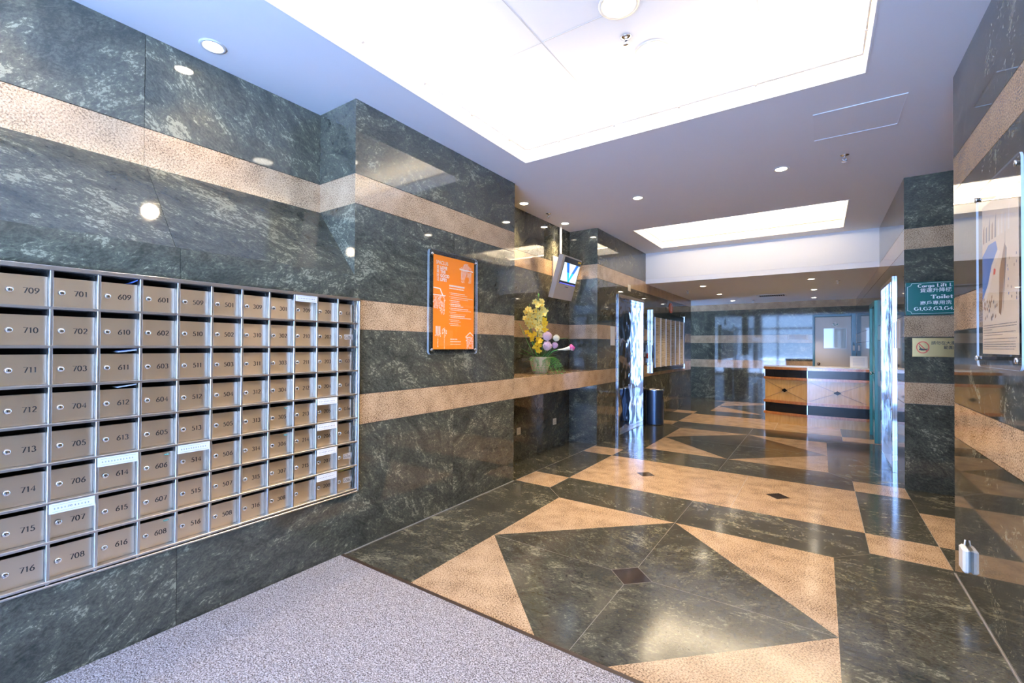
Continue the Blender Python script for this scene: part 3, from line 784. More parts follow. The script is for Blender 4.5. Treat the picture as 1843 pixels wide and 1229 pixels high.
    # paper strips taped over the slots
    for n in ('209', '205', '206', '207', '208', '514', '614', '707'):
        c = next(i for i in range(11) if n in NUM[i]); r = NUM[c].index(n); ya, zt = cell(c, r)
        X = XL+PROUD+0.0045
        tt = thing('paper_strip', (X, ya+DW/2, zt-0.02), f'white printed paper strip taped over the slot of mailbox {n}', 'notice', 'paper strips over mailbox slots')
        mb = MB(); mb.box((X, ya-0.006, zt-0.038), (X+0.0006, ya+DW-0.001, zt+0.002), PAPER); mb.build('sheet', tt)
        mb = MB(); k = 11
        for i in range(k):
            y = ya+0.008+i*(DW-0.022)/k
            if n == '707' and 4 <= i <= 5: continue
            mb.box((X+0.0006, y, zt-0.0205), (X+0.0008, y+0.0062, zt-0.0198), INK); mb.box((X+0.0006, y, zt-0.0175), (X+0.0008, y+0.0058, zt-0.0168), INK)
            mb.box((X+0.0006, y+0.0022, zt-0.0220), (X+0.0008, y+0.0032, zt-0.0150), INK)
        if n == '707': lettering(mb, '210', (X+0.0008, ya+0.008+4*(DW-0.022)/k, zt-0.0215), EY, EZ, 0.008, INK, 0.16, 0.08, 0.05)
        for z in (zt-0.006, zt-0.031): mb.box((X+0.0006, ya+0.004, z), (X+0.0008, ya+DW-0.010, z+0.0006), INK)
        mb.build('print', tt)
    # mail left sticking out of the slots
    def mail(n, nm, m, label, seed, tilt, ln=1.0, extra=None):
        c = next(i for i in range(11) if n in NUM[i]); r = NUM[c].index(n); ya, zt = cell(c, r)
        mb = MB(); X = XL-SETB
        y0_, y1_ = ya+DW*(1-ln)+0.004, ya+DW-0.004
        P = [(X-0.10, y0_, zt-SLOT+0.004), (X+0.012, y0_, zt-SLOT+0.004+tilt*0.2), (X+0.016, y1_, zt-SLOT+0.006+tilt), (X-0.10, y1_, zt-SLOT+0.006)]
        mb.prism(P, (0, 0, 0.005), m)
        if extra: mb.prism([Vector(p)+Vector((-0.004, 0, 0.0055)) for p in P], (0, 0, 0.002), extra)
        tag(mb.build(nm), label, 'mail', 'mail in the box slots')
    mail('611', 'leaflet', PAPER, 'folded blue and white leaflet in the slot of mailbox 611', 1, 0.009, 0.55, BLUEPRINT)
    mail('612', 'leaflet', PAPER, 'white leaflet curling out of the slot of mailbox 612', 2, 0.010, 0.55)
    mail('609', 'leaflet', BLUEPRINT, 'blue leaflet in the corner of the slot of mailbox 609', 3, 0.012, 0.2)
    mail('G5b', 'envelope', YELLOWENV, 'yellow envelope sticking out of the slot of mailbox G5b', 4, 0.010, 1.0)
build_mailboxes()

# ------------------------------------------------------------------ ledge with flowers, sockets
def build_ledge():
    mb = MB()
    lo, hi = (XR+0.001, Y2+0.001, BANDS[2][0]), (XL, Y3-0.001, BANDS[2][1])
    mb.box(lo, hi, TAN, 0.003)
    tag(mb.build('stone_ledge'), 'tan granite ledge in the wall recess carrying the flower pot', 'ledge')
build_ledge()

def socket(y, z, label):
    t = thing('wall_socket', (XR, y, z), label, 'wall socket', 'sockets under the ledge')
    mb = MB(); mb.box((XR+0.0005, y-0.043, z-0.043), (XR+0.010, y+0.043, z+0.043), CREAM, 0.003); mb.build('plate', t)
    mb = MB()
    for dy, dz in ((0, 0.012), (-0.011, -0.010), (0.011, -0.010)): mb.box((XR+0.0100, y+dy-0.003, z+dz-0.004), (XR+0.0104, y+dy+0.003, z+dz+0.004), DARKPL)
    mb.build('pin_hole', t)
socket(4.545, 0.342, 'cream wall socket under the ledge, nearer the orange poster pier')
socket(5.44, 0.340, 'cream wall socket under the ledge, nearer the corner below the screen')

def build_flowers():
    base = Vector((-2.80, 4.70, BANDS[2][1]))
    t = thing('flower_arrangement', base, 'ribbed pot of yellow orchids, pink hydrangeas and trailing ivy on the ledge', 'flowers')
    Rv = Vector((0.826, 0.564, 0)); Fv = Vector((-0.564, 0.826, 0)); S = 0.00672; r_ = random.Random(3)
    def at(px, py, dep=0.0): return base+Rv*((px-974)*S)+Vector((0, 0, (670-py)*S))+Fv*dep
    # pot
    mb = MB(); seg = 48; prof = [(0.078, 0.0), (0.094, 0.03), (0.112, 0.09), (0.124, 0.15), (0.128, 0.195), (0.132, 0.200), (0.122, 0.200), (0.115, 0.17), (0.0, 0.165)]
    V = []; F = []
    for k in range(seg):
        a = 2*math.pi*k/seg
        for i, (r, h) in enumerate(prof):
            rr = r*(1+(0.022*math.cos(12*a) if i < 5 else 0)); V.append(base+Vector((rr*math.cos(a), rr*math.sin(a), h+0.0005)))
    n = len(prof)
    for k in range(seg):
        for i in range(n-1): a, b = k*n+i, ((k+1) % seg)*n+i; F.append((a, b, b+1, a+1))
    mb.vfaces(V, F, BASKET, True); mb.lathe([(0, 0.0005), (0.078, 0.0005)], BASKET, base)
    mb.build('pot', t)
    def petal(mb, c, d, up, ln, wd, m):
        d = d.normalized(); sd = d.cross(up).normalized(); nn = sd.cross(d)
        mid = c+d*ln*0.55
        e1 = c+d*ln*0.92; P = [c, mid+sd*wd/2+nn*ln*0.12, e1+sd*wd*0.28, c+d*ln-nn*ln*0.05, e1-sd*wd*0.28, mid-sd*wd/2+nn*ln*0.12, mid-nn*ln*0.02]
        mb.vfaces(P, [(0, 1, 6), (1, 2, 6), (2, 3, 6), (3, 4, 6), (4, 5, 6), (5, 0, 6)], m, True)
    def orchid(mb, c, s, m):
        face = (-Fv+Rv*r_.uniform(-0.6, 0.6)+Vector((0, 0, r_.uniform(-0.4, 0.3)))).normalized()
        a = face.cross(Vector((0, 0, 1))).normalized(); b = a.cross(face); o = r_.uniform(0, 1)
        for k in range(5):
            q = 2*math.pi*(k/5)+o; petal(mb, c, a*math.cos(q)+b*math.sin(q)+face*r_.uniform(-0.1, 0.55), face, s*r_.uniform(0.8, 1.15), s*r_.uniform(0.62, 0.9), m)
        mb.sphere(c+face*s*0.18, s*0.17, ORCHID2, 8, 5); petal(mb, c+face*s*0.12, (face*0.8-b*0.7), face, s*0.55, s*0.4, ORCHID2)
    sprays = [([(974, 640), (969, 600), (968, 560), (971, 528)], [(964, 541), (973, 543), (969, 548), (977, 540), (978, 547), (966, 557), (972, 562), (965, 567), (973, 570), (978, 575), (970, 578), (965, 582), (973, 586), (968, 590), (976, 590), (970, 597), (974, 600)]),
              ([(970, 642), (962, 610), (955, 580), (952, 550)], [(952, 555), (957, 558), (949, 560), (955, 565), (947, 571), (953, 572), (958, 574), (951, 579), (960, 580), (956, 585)]),
              ([(976, 640), (979, 610), (981, 580), (979, 552)], [(977, 555), (982, 558), (979, 563), (981, 574), (983, 580), (980, 586), (983, 592)])]
    for k, (st, fl) in enumerate(sprays):
        P = [at(*q, (-0.02, 0.02, 0.0)[k]) for q in st]
        mb = MB(); mb.tube(P, [0.005, 0.004, 0.003, 0.002], LEAFG, 6)
        if k == 0:
            tip = at(971, 529); mb.sphere(tip, 0.012, IVYG, 8, 6, (0.8, 0.8, 1.9))
        stem = mb.build('orchid_spray', t)
        mb = MB()
        for q in fl: orchid(mb, at(*q, r_.uniform(-0.06, 0.02)), 0.043, ORCHID if k != 2 or q[1] < 572 else ORCHID2)
        b = mb.build('blossoms'); b.parent = stem
        for v in b.data.vertices: v.co -= base
        b['kind'] = 'stuff'
    mb = MB()
    for q in ((951, 596), (955, 601), (960, 603), (963, 599), (959, 608), (970, 608), (974, 612), (968, 616), (973, 619), (965, 622), (969, 626), (972, 629)): orchid(mb, at(*q, r_.uniform(-0.09, -0.03)), 0.036, ORCHID2)
    for q in ((951, 596), (974, 612), (969, 626)): mb.tube([at(*q, -0.05), at(972, 645, 0)], 0.003, LEAFG, 5)
    mb.build('yellow_blossoms', t)['kind'] = 'stuff'
    def pompom(px, py, rad, m, nm, dep):
        mb = MB(); c = at(px, py, dep); mb.sphere(c, rad*0.8, m, 12, 8)
        for i in range(130):
            z = 1-2*(i+0.5)/130; a = i*2.39996; rr = math.sqrt(1-z*z); d = Vector((rr*math.cos(a), rr*math.sin(a), z))
            p = c+d*rad*0.82; s1 = d.cross(Vector((0.3, 0.5, 0.8))).normalized(); s2 = d.cross(s1); e = rad*r_.uniform(0.16, 0.26); h1, h2 = rad*r_.uniform(0.10, 0.30), rad*r_.uniform(0.10, 0.34)
            mb.vfaces([p+s1*e+d*h1, p+s2*e+d*h2, p-s1*e+d*h1*1.2, p-s2*e+d*h2*0.8, p], [(0, 1, 4), (1, 2, 4), (2, 3, 4), (3, 0, 4)], m, True)
        mb.tube([c, at(976, 648, 0)], 0.004, LEAFG, 5)
        mb.build(nm, t)
    pompom(986, 603, 0.052, PINKF, 'hydrangea', -0.06); pompom(986, 620, 0.052, PINKF, 'hydrangea', -0.08)
    pompom(1000, 619, 0.036, mat('lilac petal', (0.60, 0.40, 0.55), 0.7), 'hydrangea', -0.03); pompom(1003, 606, 0.038, CREAMF, 'cream_rose', -0.02)
    # calla lily
    mb = MB(); a = at(1005, 627, -0.04); b = at(1018, 626, -0.05); c = at(1030, 623, -0.06)
    mb.tube([at(982, 645), at(996, 630, -0.03), a], 0.005, IVYG, 6)
    mb.tube([a, a.lerp(b, 0.6), b, b.lerp(c, 0.7), c], [0.006, 0.010, 0.016, 0.026, 0.040], CREAMF, 12, False)
    mb.tube([b.lerp(c, 0.72), c, c+(c-b)*0.22+Vector((0, 0, 0.016))], [0.028, 0.042, 0.030], MAGENTA, 12, False)
    mb.build('calla_lily', t)
    def leaf(mb, p, q, wd, m):
        d = q-p; sd = d.cross(Vector((0, 0, 1)))
        sd = sd.normalized()*wd if sd.length > 1e-6 else Vector((wd, 0, 0)); md = p+d*0.45+Vector((0, 0, wd*0.35))
        mb.vfaces([p, md+sd, q, md-sd, md-Vector((0, 0, wd*0.3))], [(0, 1, 4), (1, 2, 4), (2, 3, 4), (3, 0, 4)], m, True)
    mb = MB()
    for q in ((938, 624), (942, 640), (950, 637), (955, 632), (992, 636), (1000, 640), (1008, 634), (1005, 641), (996, 645), (984, 634), (1010, 638), (962, 640), (990, 628), (1014, 626), (932, 632), (1006, 622), (996, 650), (945, 650), (986, 648), (1002, 648), (948, 645), (979, 645), (1012, 616), (966, 634)):
        leaf(mb, at(974+(q[0]-974)*0.2, 642, r_.uniform(-0.03, 0.03)), at(*q, r_.uniform(-0.10, 0.02)), 0.024, r_.choice((LEAFG, DKLEAF, IVYG)))
    mb.build('leaves', t)['kind'] = 'stuff'
    mb = MB()
    for pts in ([(964, 640), (950, 610), (934, 575)], [(968, 640), (956, 600), (954, 545)], [(976, 640), (982, 590), (988, 551)], [(985, 640), (1005, 608), (1024, 606)]):
        mb.tube([at(*q) for q in pts], [0.004, 0.0025, 0.0015], IVYG, 5)
    leaf(mb, at(1024, 606), at(1028, 614), 0.012, IVYG); leaf(mb, at(1024, 606), at(1026, 600), 0.010, IVYG)
    mb.build('grass_blade', t)
    # ivy strands over the rim
    for sx_, ex, ey in ((958, 961, 662), (964, 972, 672), (972, 966, 668), (982, 974, 671), (988, 992, 665), (992, 1003, 678), (995, 1010, 668), (998, 1014, 664), (980, 984, 668), (994, 1000, 660), (990, 997, 672), (996, 1006, 660), (993, 1004, 668), (986, 988, 658), (999, 1009, 655)):
        mb = MB(); p0, p1 = at(sx_, 641, -0.11), at(ex, ey, -0.165 if ey < 674 else -0.20)
        p1.z = max(p1.z, base.z+0.012)
        P = [p0.lerp(p1, i/7)+Vector((0, 0, 0.02*math.sin(math.pi*i/7)))+Rv*0.008*math.sin(i*2.1) for i in range(8)]
        mb.tube(P, 0.0016, LEAFG, 5)
        for i, p in enumerate(P):
            for s_ in (-1, 1):
                e = p+Rv*s_*r_.uniform(0.010, 0.022)+Vector((0, 0, -r_.uniform(0.004, 0.016)))-Fv*r_.uniform(0, 0.012); e.z = max(e.z, base.z+0.006); leaf(mb, p, e, r_.uniform(0.012, 0.018), IVYG)
        mb.build('ivy_strand', t)
build_flowers()

# ------------------------------------------------------------------ information screen
def build_kiosk():
    t = thing('information_screen', (-2.9, 5.47, 2.25), 'beige tilted information screen showing a blue letter V, fixed in the recess', 'screen')
    dn = Vector((-0.165, 0, -0.555)); L = dn.length; dn.normalize(); u = Vector((0, 1, 0)); n = u.cross(-dn); 
    o = Vector((-2.745, 5.20, 2.56)); W, TH = 0.54, 0.07
    if n.x < 0: n = -n
    P = lambda a, b, d=0: o+u*a*W+dn*b*L+n*d
    mb = MB(); mb.prism([P(0, 0, -TH), P(1, 0, -TH), P(1, 1, -TH), P(0, 1, -TH)], n*TH, KIOSK, KIOSK); mb.build('housing', t)
    mb = MB(); mb.prism([P(0.10, 0.03, 0.0005), P(0.97, 0.03, 0.0005), P(0.97, 0.64, 0.0005), P(0.10, 0.64, 0.0005)], n*0.004, DARKPL); 
    mb.prism([P(0.80, 0.045, 0.0046), P(0.97, 0.045, 0.0046), P(0.97, 0.09, 0.0046), P(0.80, 0.09, 0.0046)], n*0.0006, mat('yellow tab', (0.75, 0.50, 0.03), 0.5))
    mb.build('bezel', t)
    SW = mat('screen white', (0.0, 0.0, 0.0), 0.2, emit=(0.72, 0.88, 1.0), estr=0.95); SB = mat('screen blue', (0, 0, 0), 0.2, emit=(0.02, 0.18, 0.75), estr=0.9); SC = mat('screen cyan', (0, 0, 0), 0.2, emit=(0.03, 0.55, 0.95), estr=0.95)
    SV = mat('screen violet', (0, 0, 0), 0.2, emit=(0.15, 0.15, 0.9), estr=0.8)
    mb = MB(); q = lambda a, b, d: P(0.12+0.83*a, 0.15+0.42*b, d)
    mb.prism([q(0, 0, .0046), q(1, 0, .0046), q(1, 1, .0046), q(0, 1, .0046)], n*0.0006, SW)
    for (a0, b0), (a1, b1), m in (((0.22, 0), (0.36, 0.5), SB), ((0.36, 0.5), (0.50, 1), SC), ((0.84, 0), (0.66, 0.5), SB), ((0.66, 0.5), (0.50, 1), SC)):
        wd0, wd1 = (0.085, 0.075) if b0 == 0 else (0.075, 0.04)
        mb.vfaces([q(a0-wd0, b0, .0056), q(a0+wd0, b0, .0056), q(a1+wd1, b1, .0056), q(a1-wd1, b1, .0056)], [(0, 1, 2, 3)], m)
    mb.vfaces([P(0.12, 0.615, .0056), P(0.95, 0.615, .0056), P(0.95, 0.637, .0056), P(0.12, 0.637, .0056)], [(0, 1, 2, 3)], SV)
    mb.build('display', t)
    mb = MB(); mb.prism([P(0.45, 0.69, 0.0005), P(0.62, 0.69, 0.0005), P(0.62, 0.705, 0.0005), P(0.45, 0.705, 0.0005)], n*0.001, DARKPL)
    mb.prism([P(0.12, 0.73, 0.0004), P(0.97, 0.73, 0.0004), P(0.97, 0.734, 0.0004), P(0.12, 0.734, 0.0004)], n*0.0008, GREYMETAL); mb.build('lower_cover', t)
    mb = MB(); mb.box((XR+0.001, 5.36, 2.20), (XR+0.018, 5.62, 2.60), KIOSK, 0.003)
    mb.build('wall_plate', t)
    mb = MB(); mb.box((XR+0.018, 5.45, 2.30), (-2.925, 5.53, 2.40), GREYMETAL, 0.003); mb.build('bracket', t)
    mb = MB(); mb.tube([(XR+0.045, 5.52, ZC-0.001), (XR+0.045, 5.52, 2.45)], 0.016, WPLASTIC, 10); mb.build('conduit', t)
build_kiosk()

# ------------------------------------------------------------------ posters on stand-offs
def rounded(cu, cv, hw, hh, r, n=6):
    P = []
    for sx_, sy_, a0 in ((1, 1, 0), (-1, 1, 90), (-1, -1, 180), (1, -1, 270)):
        for i in range(n+1):
            a = math.radians(a0+90*i/n); P.append((cu+sx_*(hw-r)+r*math.cos(a), cv+sy_*(hh-r)+r*math.sin(a)))
    return P
def build_orange_poster():
    yc, zc_, hw, hh = 2.856, 1.718, 0.302, 0.420; xw = XL
    t = thing('orange_poster', (xw, yc, zc_), 'orange club poster in a clear acrylic panel on the stone pier', 'poster')
    mb = MB(); pts = [(xw+0.034, a, b) for a, b in rounded(yc, zc_, hw, hh, 0.03)]
    mb.prism(pts, (0.004, 0, 0), ACRYL, ACRYLEDGE); mb.build('front_panel', t)
    mb = MB(); pts = [(xw+0.022, a, b) for a, b in rounded(yc, zc_, hw, hh, 0.03)]
    mb.prism(pts, (0.004, 0, 0), ACRYL, ACRYLEDGE); mb.build('back_panel', t)
    y0, y1, z0, z1 = 2.612, 3.122, 1.340, 2.103
    mb = MB(); mb.box((xw+0.0265, y0, z0), (xw+0.0275, y1, z1), ORANGE)
    X = xw+0.0278; W, Hh = y1-y0, z1-z0
    U = lambda a, b: (X, y0+a*W, z0+b*Hh)
    def qd(a0, b0, a1, b1, m=PWHITE, d=0.0): mb.vfaces([Vector(U(*p))+Vector((d, 0, 0)) for p in ((a0, b0), (a1, b0), (a1, b1), (a0, b1))], [(0, 1, 2, 3)], m)
    rr = random.Random(5)
    font_mesh(mb, 'SPACLUB', U(0.06, 0.905), EY, EZ, 0.042, PWHITE, 'l', 0.82)
    for i, wd in enumerate(('LOVE', 'THE', 'GOOD', 'LIFE!!')):
        b = 0.855-i*0.042
        font_mesh(mb, wd, U(0.155, b), EY, EZ, 0.036, PWHITE, 'l', 0.95, 0.0012)
        font_mesh(mb, '愛美好活'[i], U(0.070, b), EY, EZ, 0.033, PWHITE, 'l', 0.98)
    def mosaic(inside, a0, b0, a1, b1, n=260, s=0.013):
        st = s*1.75; i = 0; a = a0
        while a < a1:
            b = b0+(st*0.33 if i % 2 else 0)
            while b < b1:
                ca, cb = a+rr.uniform(-0.15, 0.15)*st, b+rr.uniform(-0.15, 0.15)*st*0.67
                if inside(ca, cb) and rr.random() < 0.93:
                    k = rr.choice((3, 4, 5, 6)); o = rr.uniform(0, 6); ss = st*rr.uniform(0.33, 0.50)
                    mb.vfaces([U(ca+ss*math.cos(o+6.283*j/k), cb+ss*0.67*math.sin(o+6.283*j/k)) for j in range(k)], [tuple(range(k))], PWHITE)
                b += st*0.67
            a += st; i += 1
    # house, drink cup, fork and spoon, carton
    house = lambda a, b: (0.66 < a < 0.93 and 0.75 < b < 0.89 and not (0.77 < a < 0.85 and b < 0.82)) or (abs(a-0.795) < 0.19-(b-0.89)*2.0 and 0.89 <= b < 0.975)
    mosaic(house, 0.6, 0.74, 0.99, 0.98, 900)
    qd(0.62, 0.888, 0.97, 0.898, PWHITE, 0.0002)
    cup = lambda a, b: (0.0 < a < 0.27 and 0.43 < b < 0.575 and math.hypot(a-0.21, (b-0.53)*1.5) > 0.035) or (0.16 < a < 0.27 and 0.37 < b <= 0.43)
    mosaic(cup, 0, 0.36, 0.28, 0.58, 800)
    mb.vfaces([U(0.0, 0.655), U(0.15, 0.650), U(0.15, 0.640), U(0.0, 0.645)], [(0, 1, 2, 3)], PWHITE); mb.vfaces([U(0.14, 0.648), U(0.16, 0.648), U(0.23, 0.575), U(0.20, 0.575)], [(0, 1, 2, 3)], PWHITE)
    qd(0.0, 0.572, 0.28, 0.580, PWHITE, 0.0002)
    for a in (0.06, 0.10, 0.14): qd(a, 0.165, a+0.022, 0.245)
    mosaic(lambda a, b: 0.05 < a < 0.17 and 0.13 < b < 0.17, 0.05, 0.13, 0.17, 0.17, 60)
    mosaic(lambda a, b: abs(a-0.11) < 0.012, 0.09, 0.0, 0.13, 0.13, 60, 0.011)
    mosaic(lambda a, b: ((a-0.26)/0.06)**2+((b-0.19)/0.05)**2 < 1, 0.19, 0.13, 0.33, 0.25, 170)
    mosaic(lambda a, b: abs(a-0.26) < 0.010, 0.24, 0.0, 0.28, 0.14, 60, 0.010)
    mosaic(lambda a, b: 0.80 < a < 1.0 and 0.0 < b < 0.14, 0.80, 0.005, 0.99, 0.14, 420)
    for p, q_ in (((0.78, 0.14), (0.90, 0.195)), ((0.90, 0.195), (0.995, 0.155)), ((0.80, 0.135), (0.92, 0.142))):
        mb.vfaces([U(*p), U(*q_), U(q_[0], q_[1]-0.01), U(p[0], p[1]-0.01)], [(0, 1, 2, 3)], PWHITE)
    # text block
    def words(a, b, ln, h):
        x = a
        while x < a+ln:
            l = rr.uniform(0.008, 0.024); qd(x, b, min(x+l, a+ln), b+h); x += l+0.006
    words(0.37, 0.685, 0.38, 0.018); words(0.37, 0.660, 0.36, 0.010)
    for i, (l1, l2, hv) in enumerate(((0.36, 0.42, .007), (0.57, 0.44, .006), (0.22, 0.22, .008), (0.25, 0.32, .012), (0.45, 0.52, .008), (0.14, 0.38, .005), (0.36, 0.53, .011), (0.22, 0.26, .006), (0.20, 0.26, .006))):
        b = 0.612-i*0.042
        qd(0.375, b+0.001, 0.386, b+0.007); words(0.40, b, l1, hv); words(0.40, b-0.017, l2, hv*0.7)
    words(0.40, 0.105, 0.17, 0.009); words(0.40, 0.078, 0.26, 0.010); words(0.40, 0.052, 0.26, 0.004)
    sh = mb.build('sheet', t); sh['label'] = 'orange printed sheet with white artwork and text'
    for a in (-1, 1):
        for b in (-1, 1):
            mb = MB(); mb.lathe([(0, 0.0005), (0.010, 0.0005), (0.010, 0.040), (0.012, 0.041), (0.012, 0.046), (0, 0.046)], CHROME, (xw, yc+a*(hw-0.03), zc_+b*(hh-0.038)), 14, 'x'); mb.build('standoff', t)
build_orange_poster()

def build_print_poster():
    yc, zc_, hw, hh = 2.738, 1.697, 0.292, 0.412; xw = XF
    t = thing('framed_print', (xw, yc, zc_), 'cream print of a blue bay and boats in clear acrylic on the wall', 'poster')
    mb = MB(); pts = [(xw-0.058, a, b) for a, b in rounded(yc, zc_, hw, hh, 0.03)]
    mb.prism(pts, (0.008, 0, 0), ACRYL, ACRYLEDGE); mb.build('front_panel', t)
    y0, y1, z0, z1 = 2.535, 3.005, 1.345, 2.03; X = xw-0.0425
    mb = MB(); mb.box((X, y0, z0), (X+0.001, y1, z1), mat('cream print', (0.70, 0.58, 0.42), 0.6))
    W, Hh = y1-y0, z1-z0; X2 = X-0.0002
    U = lambda a, b, d=0: (X2-d, y1-a*W, z0+b*Hh)
    cnt = [0]
    def pl(pts, m, d=0):
        cnt[0] += 1; d += (cnt[0] % 40)*0.00001; mb.vfaces([U(*p, d) for p in pts], [tuple(range(len(pts)))], m)
    blue = mat('bay blue', (0.06, 0.17, 0.45), 0.5); lite = mat('print pale', (0.74, 0.66, 0.55), 0.6); brn = mat('print brown', (0.30, 0.17, 0.08), 0.6); gry = mat('print grey', (0.20, 0.18, 0.17), 0.6)
    pl([(0, 0.66), (0.20, 0.72), (0.42, 0.72), (0.47, 0.66), (0.30, 0.58), (0.18, 0.46), (0.0, 0.36)], blue)
    pl([(0.47, 0.66), (0.55, 0.64), (0.36, 0.55), (0.22, 0.42), (0.05, 0.30), (0, 0.34), (0, 0.36), (0.18, 0.46), (0.30, 0.58)], lite, 0.0001)
    rr = random.Random(9)
    for k in range(9):                                  # houses along the shore
        a = 0.02+k*0.09; pl([(a, 0.745), (a+0.05, 0.745), (a+0.05, 0.83+rr.uniform(0, 0.08)), (a+0.01, 0.84)], rr.choice((gry, brn, lite)))
    pl([(0.50, 0.26), (0.56, 0.24), (0.70, 0.64), (0.665, 0.68), (0.52, 0.52)], brn); pl([(0.60, 0.24), (0.70, 0.55), (0.72, 0.64), (0.685, 0.66)], gry, 0.0001)
    pl([(0.665, 0.60), (0.675, 0.60), (0.685, 0.86), (0.68, 0.86)], gry); pl([(0.36, 0.55), (0.42, 0.54), (0.40, 0.51), (0.35, 0.51)], REDPAINT, 0.0002)
    for k in range(14):
        a, b = rr.uniform(0.72, 0.97), rr.uniform(0.28, 0.60); pl([(a, b), (a+0.02, b), (a+0.02, b+0.015), (a, b+0.015)], rr.choice((gry, brn, blue)))
    for k in range(30):
        a, b = rr.uniform(0.02, 0.45), rr.uniform(0.21, 0.36); pl([(a, b), (a+0.03, b+0.01), (a+0.025, b+0.03), (a, b+0.02)], rr.choice((gry, brn, brn, lite)), 0.0001)
    for b, l in ((0.185, 0.95), (0.170, 0.95), (0.155, 0.30), (0.135, 0.92), (0.120, 0.60), (0.095, 0.95), (0.075, 0.92), (0.060, 0.92), (0.045, 0.92), (0.030, 0.90)):
        x = 0.03
        while x < l:
            k = rr.uniform(0.015, 0.05); pl([(x, b), (min(x+k, l), b), (min(x+k, l), b+0.005), (x, b+0.005)], gry); x += k+0.008
    mb.build('sheet', t)
    for a in (-1, 1):
        for b in (-1, 1):
            mb = MB(); mb.lathe([(0, -0.0005), (0.009, -0.0005), (0.009, -0.060), (0.012, -0.061), (0.012, -0.068), (0, -0.068)], CHROME, (xw, yc+a*(hw-0.03), zc_+b*(hh-0.038)), 14, 'x'); mb.build('standoff', t)
build_print_poster()

# ------------------------------------------------------------------ lifts
def lift(name, x, n, y0, y1, top, flip):
    """n = +1 wall faces +x, -1 faces -x"""
    mb = MB(); fw = 0.05
    X = lambda d: x+n*d
    def bx(d0, d1, a0, a1, b0, b1, m, bev=0.0):
        xs = sorted((X(d0), X(d1))); mb.box((xs[0], a0, b0), (xs[1], a1, b1), m, bev)
    bx(-0.13, 0.022, y0, y0+fw, 0.0, top, CHROME, 0.002); bx(-0.13, 0.022, y1-fw, y1, 0.0, top, CHROME, 0.002); bx(-0.13, 0.022, y0+fw, y1-fw, top-fw, top, CHROME, 0.002)
    bx(-0.14, 0.0, y0+fw, y1-fw, 0.0, 0.006, SILVERSTRIP); bx(-0.19, -0.145, y0-0.03, y1+0.03, 0.0, top+0.04, BLACK)  # black sheet behind is added to keep sky out of the leaf gaps
    root = struct(mb.build(name))
    ym = (y0+y1)/2
    for k, (a0, a1) in enumerate(((y0+fw+0.002, ym-0.002), (ym+0.002, y1-fw-0.002))):
        mb = MB(); bx(-0.125, -0.100, a0, a1, 0.008, top-fw-0.002, WAVY, 0.002); mb.build('door_leaf', root)
lift('door_1', XL, 1, 6.63, 7.85, 2.18, False)
lift('door_2', XF, -1, 6.47, 7.59, 2.16, True)

def wall_note(name, x, n, y0, y1, z0, z1, label, cat, m=PAPER, lines=0, group=None):
    mb = MB(); xs = sorted((x+n*0.0008, x+n*0.003)); mb.box((xs[0], y0, z0), (xs[1], y1, z1), m)
    r = random.Random(name+str(y0))
    for i in range(lines):
        z = z1-0.03-(z1-z0-0.05)*i/max(lines, 1); xs2 = sorted((x+n*0.003, x+n*0.0033)); mb.box((xs2[0], y0+0.02, z), (xs2[1], y1-0.02-r.uniform(0, 0.05), z+0.004), INK)
    return tag(mb.build(name), label, cat, group)
wall_note('paper_notice', XL, 1, 6.36, 6.53, 1.385, 1.672, 'white paper notice beside the mirrored lift near the ledge', 'notice')
wall_note('paper_notice', XF, -1, 6.06, 6.42, 1.365, 1.655, 'white paper notice on the wall beside the lift near the green sign', 'notice')
wall_note('position_indicator', XL, 1, 7.09, 7.21, 2.272, 2.375, 'small pale lift position indicator above the mirrored lift', 'indicator', CREAM)

def build_call_panel():
    t = thing('lift_call_panel', (XL, 8.02, 1.24), 'dark lift call panel with red key switch between lift and directory', 'control panel')
    mb = MB(); mb.box((XL+0.0008, 7.95, 1.08), (XL+0.008, 8.13, 1.40), mat('dark panel', (0.03, 0.028, 0.025), 0.25), 0.002); mb.build('plate', t)
    mb = MB(); mb.box((XL+0.008, 8.05, 1.16), (XL+0.022, 8.08, 1.25), REDPAINT, 0.003); mb.build('key_switch', t)
    mb = MB(); mb.box((XL+0.0008, 7.885, 1.19), (XL+0.012, 7.935, 1.275), CREAM, 0.003); mb.build('push_button', t)
build_call_panel()
def build_oval():
    c = (XL+0.001, 9.62, 2.17); mb = MB()
    mb.prism([(c[0], c[1]+0.12*math.cos(a), c[2]+0.105*math.sin(a)) for a in [i*math.pi/16 for i in range(32)]], (0.012, 0, 0), mat('orange red enamel', (0.62, 0.10, 0.03), 0.35))
    mb.box((c[0]+0.012, c[1]-0.02, c[2]-0.06), (c[0]+0.0125, c[1]+0.02, c[2]+0.06), PWHITE)
    tag(mb.build('oval_sign'), 'orange red oval sign with white mark above the directory board', 'sign')
build_oval()

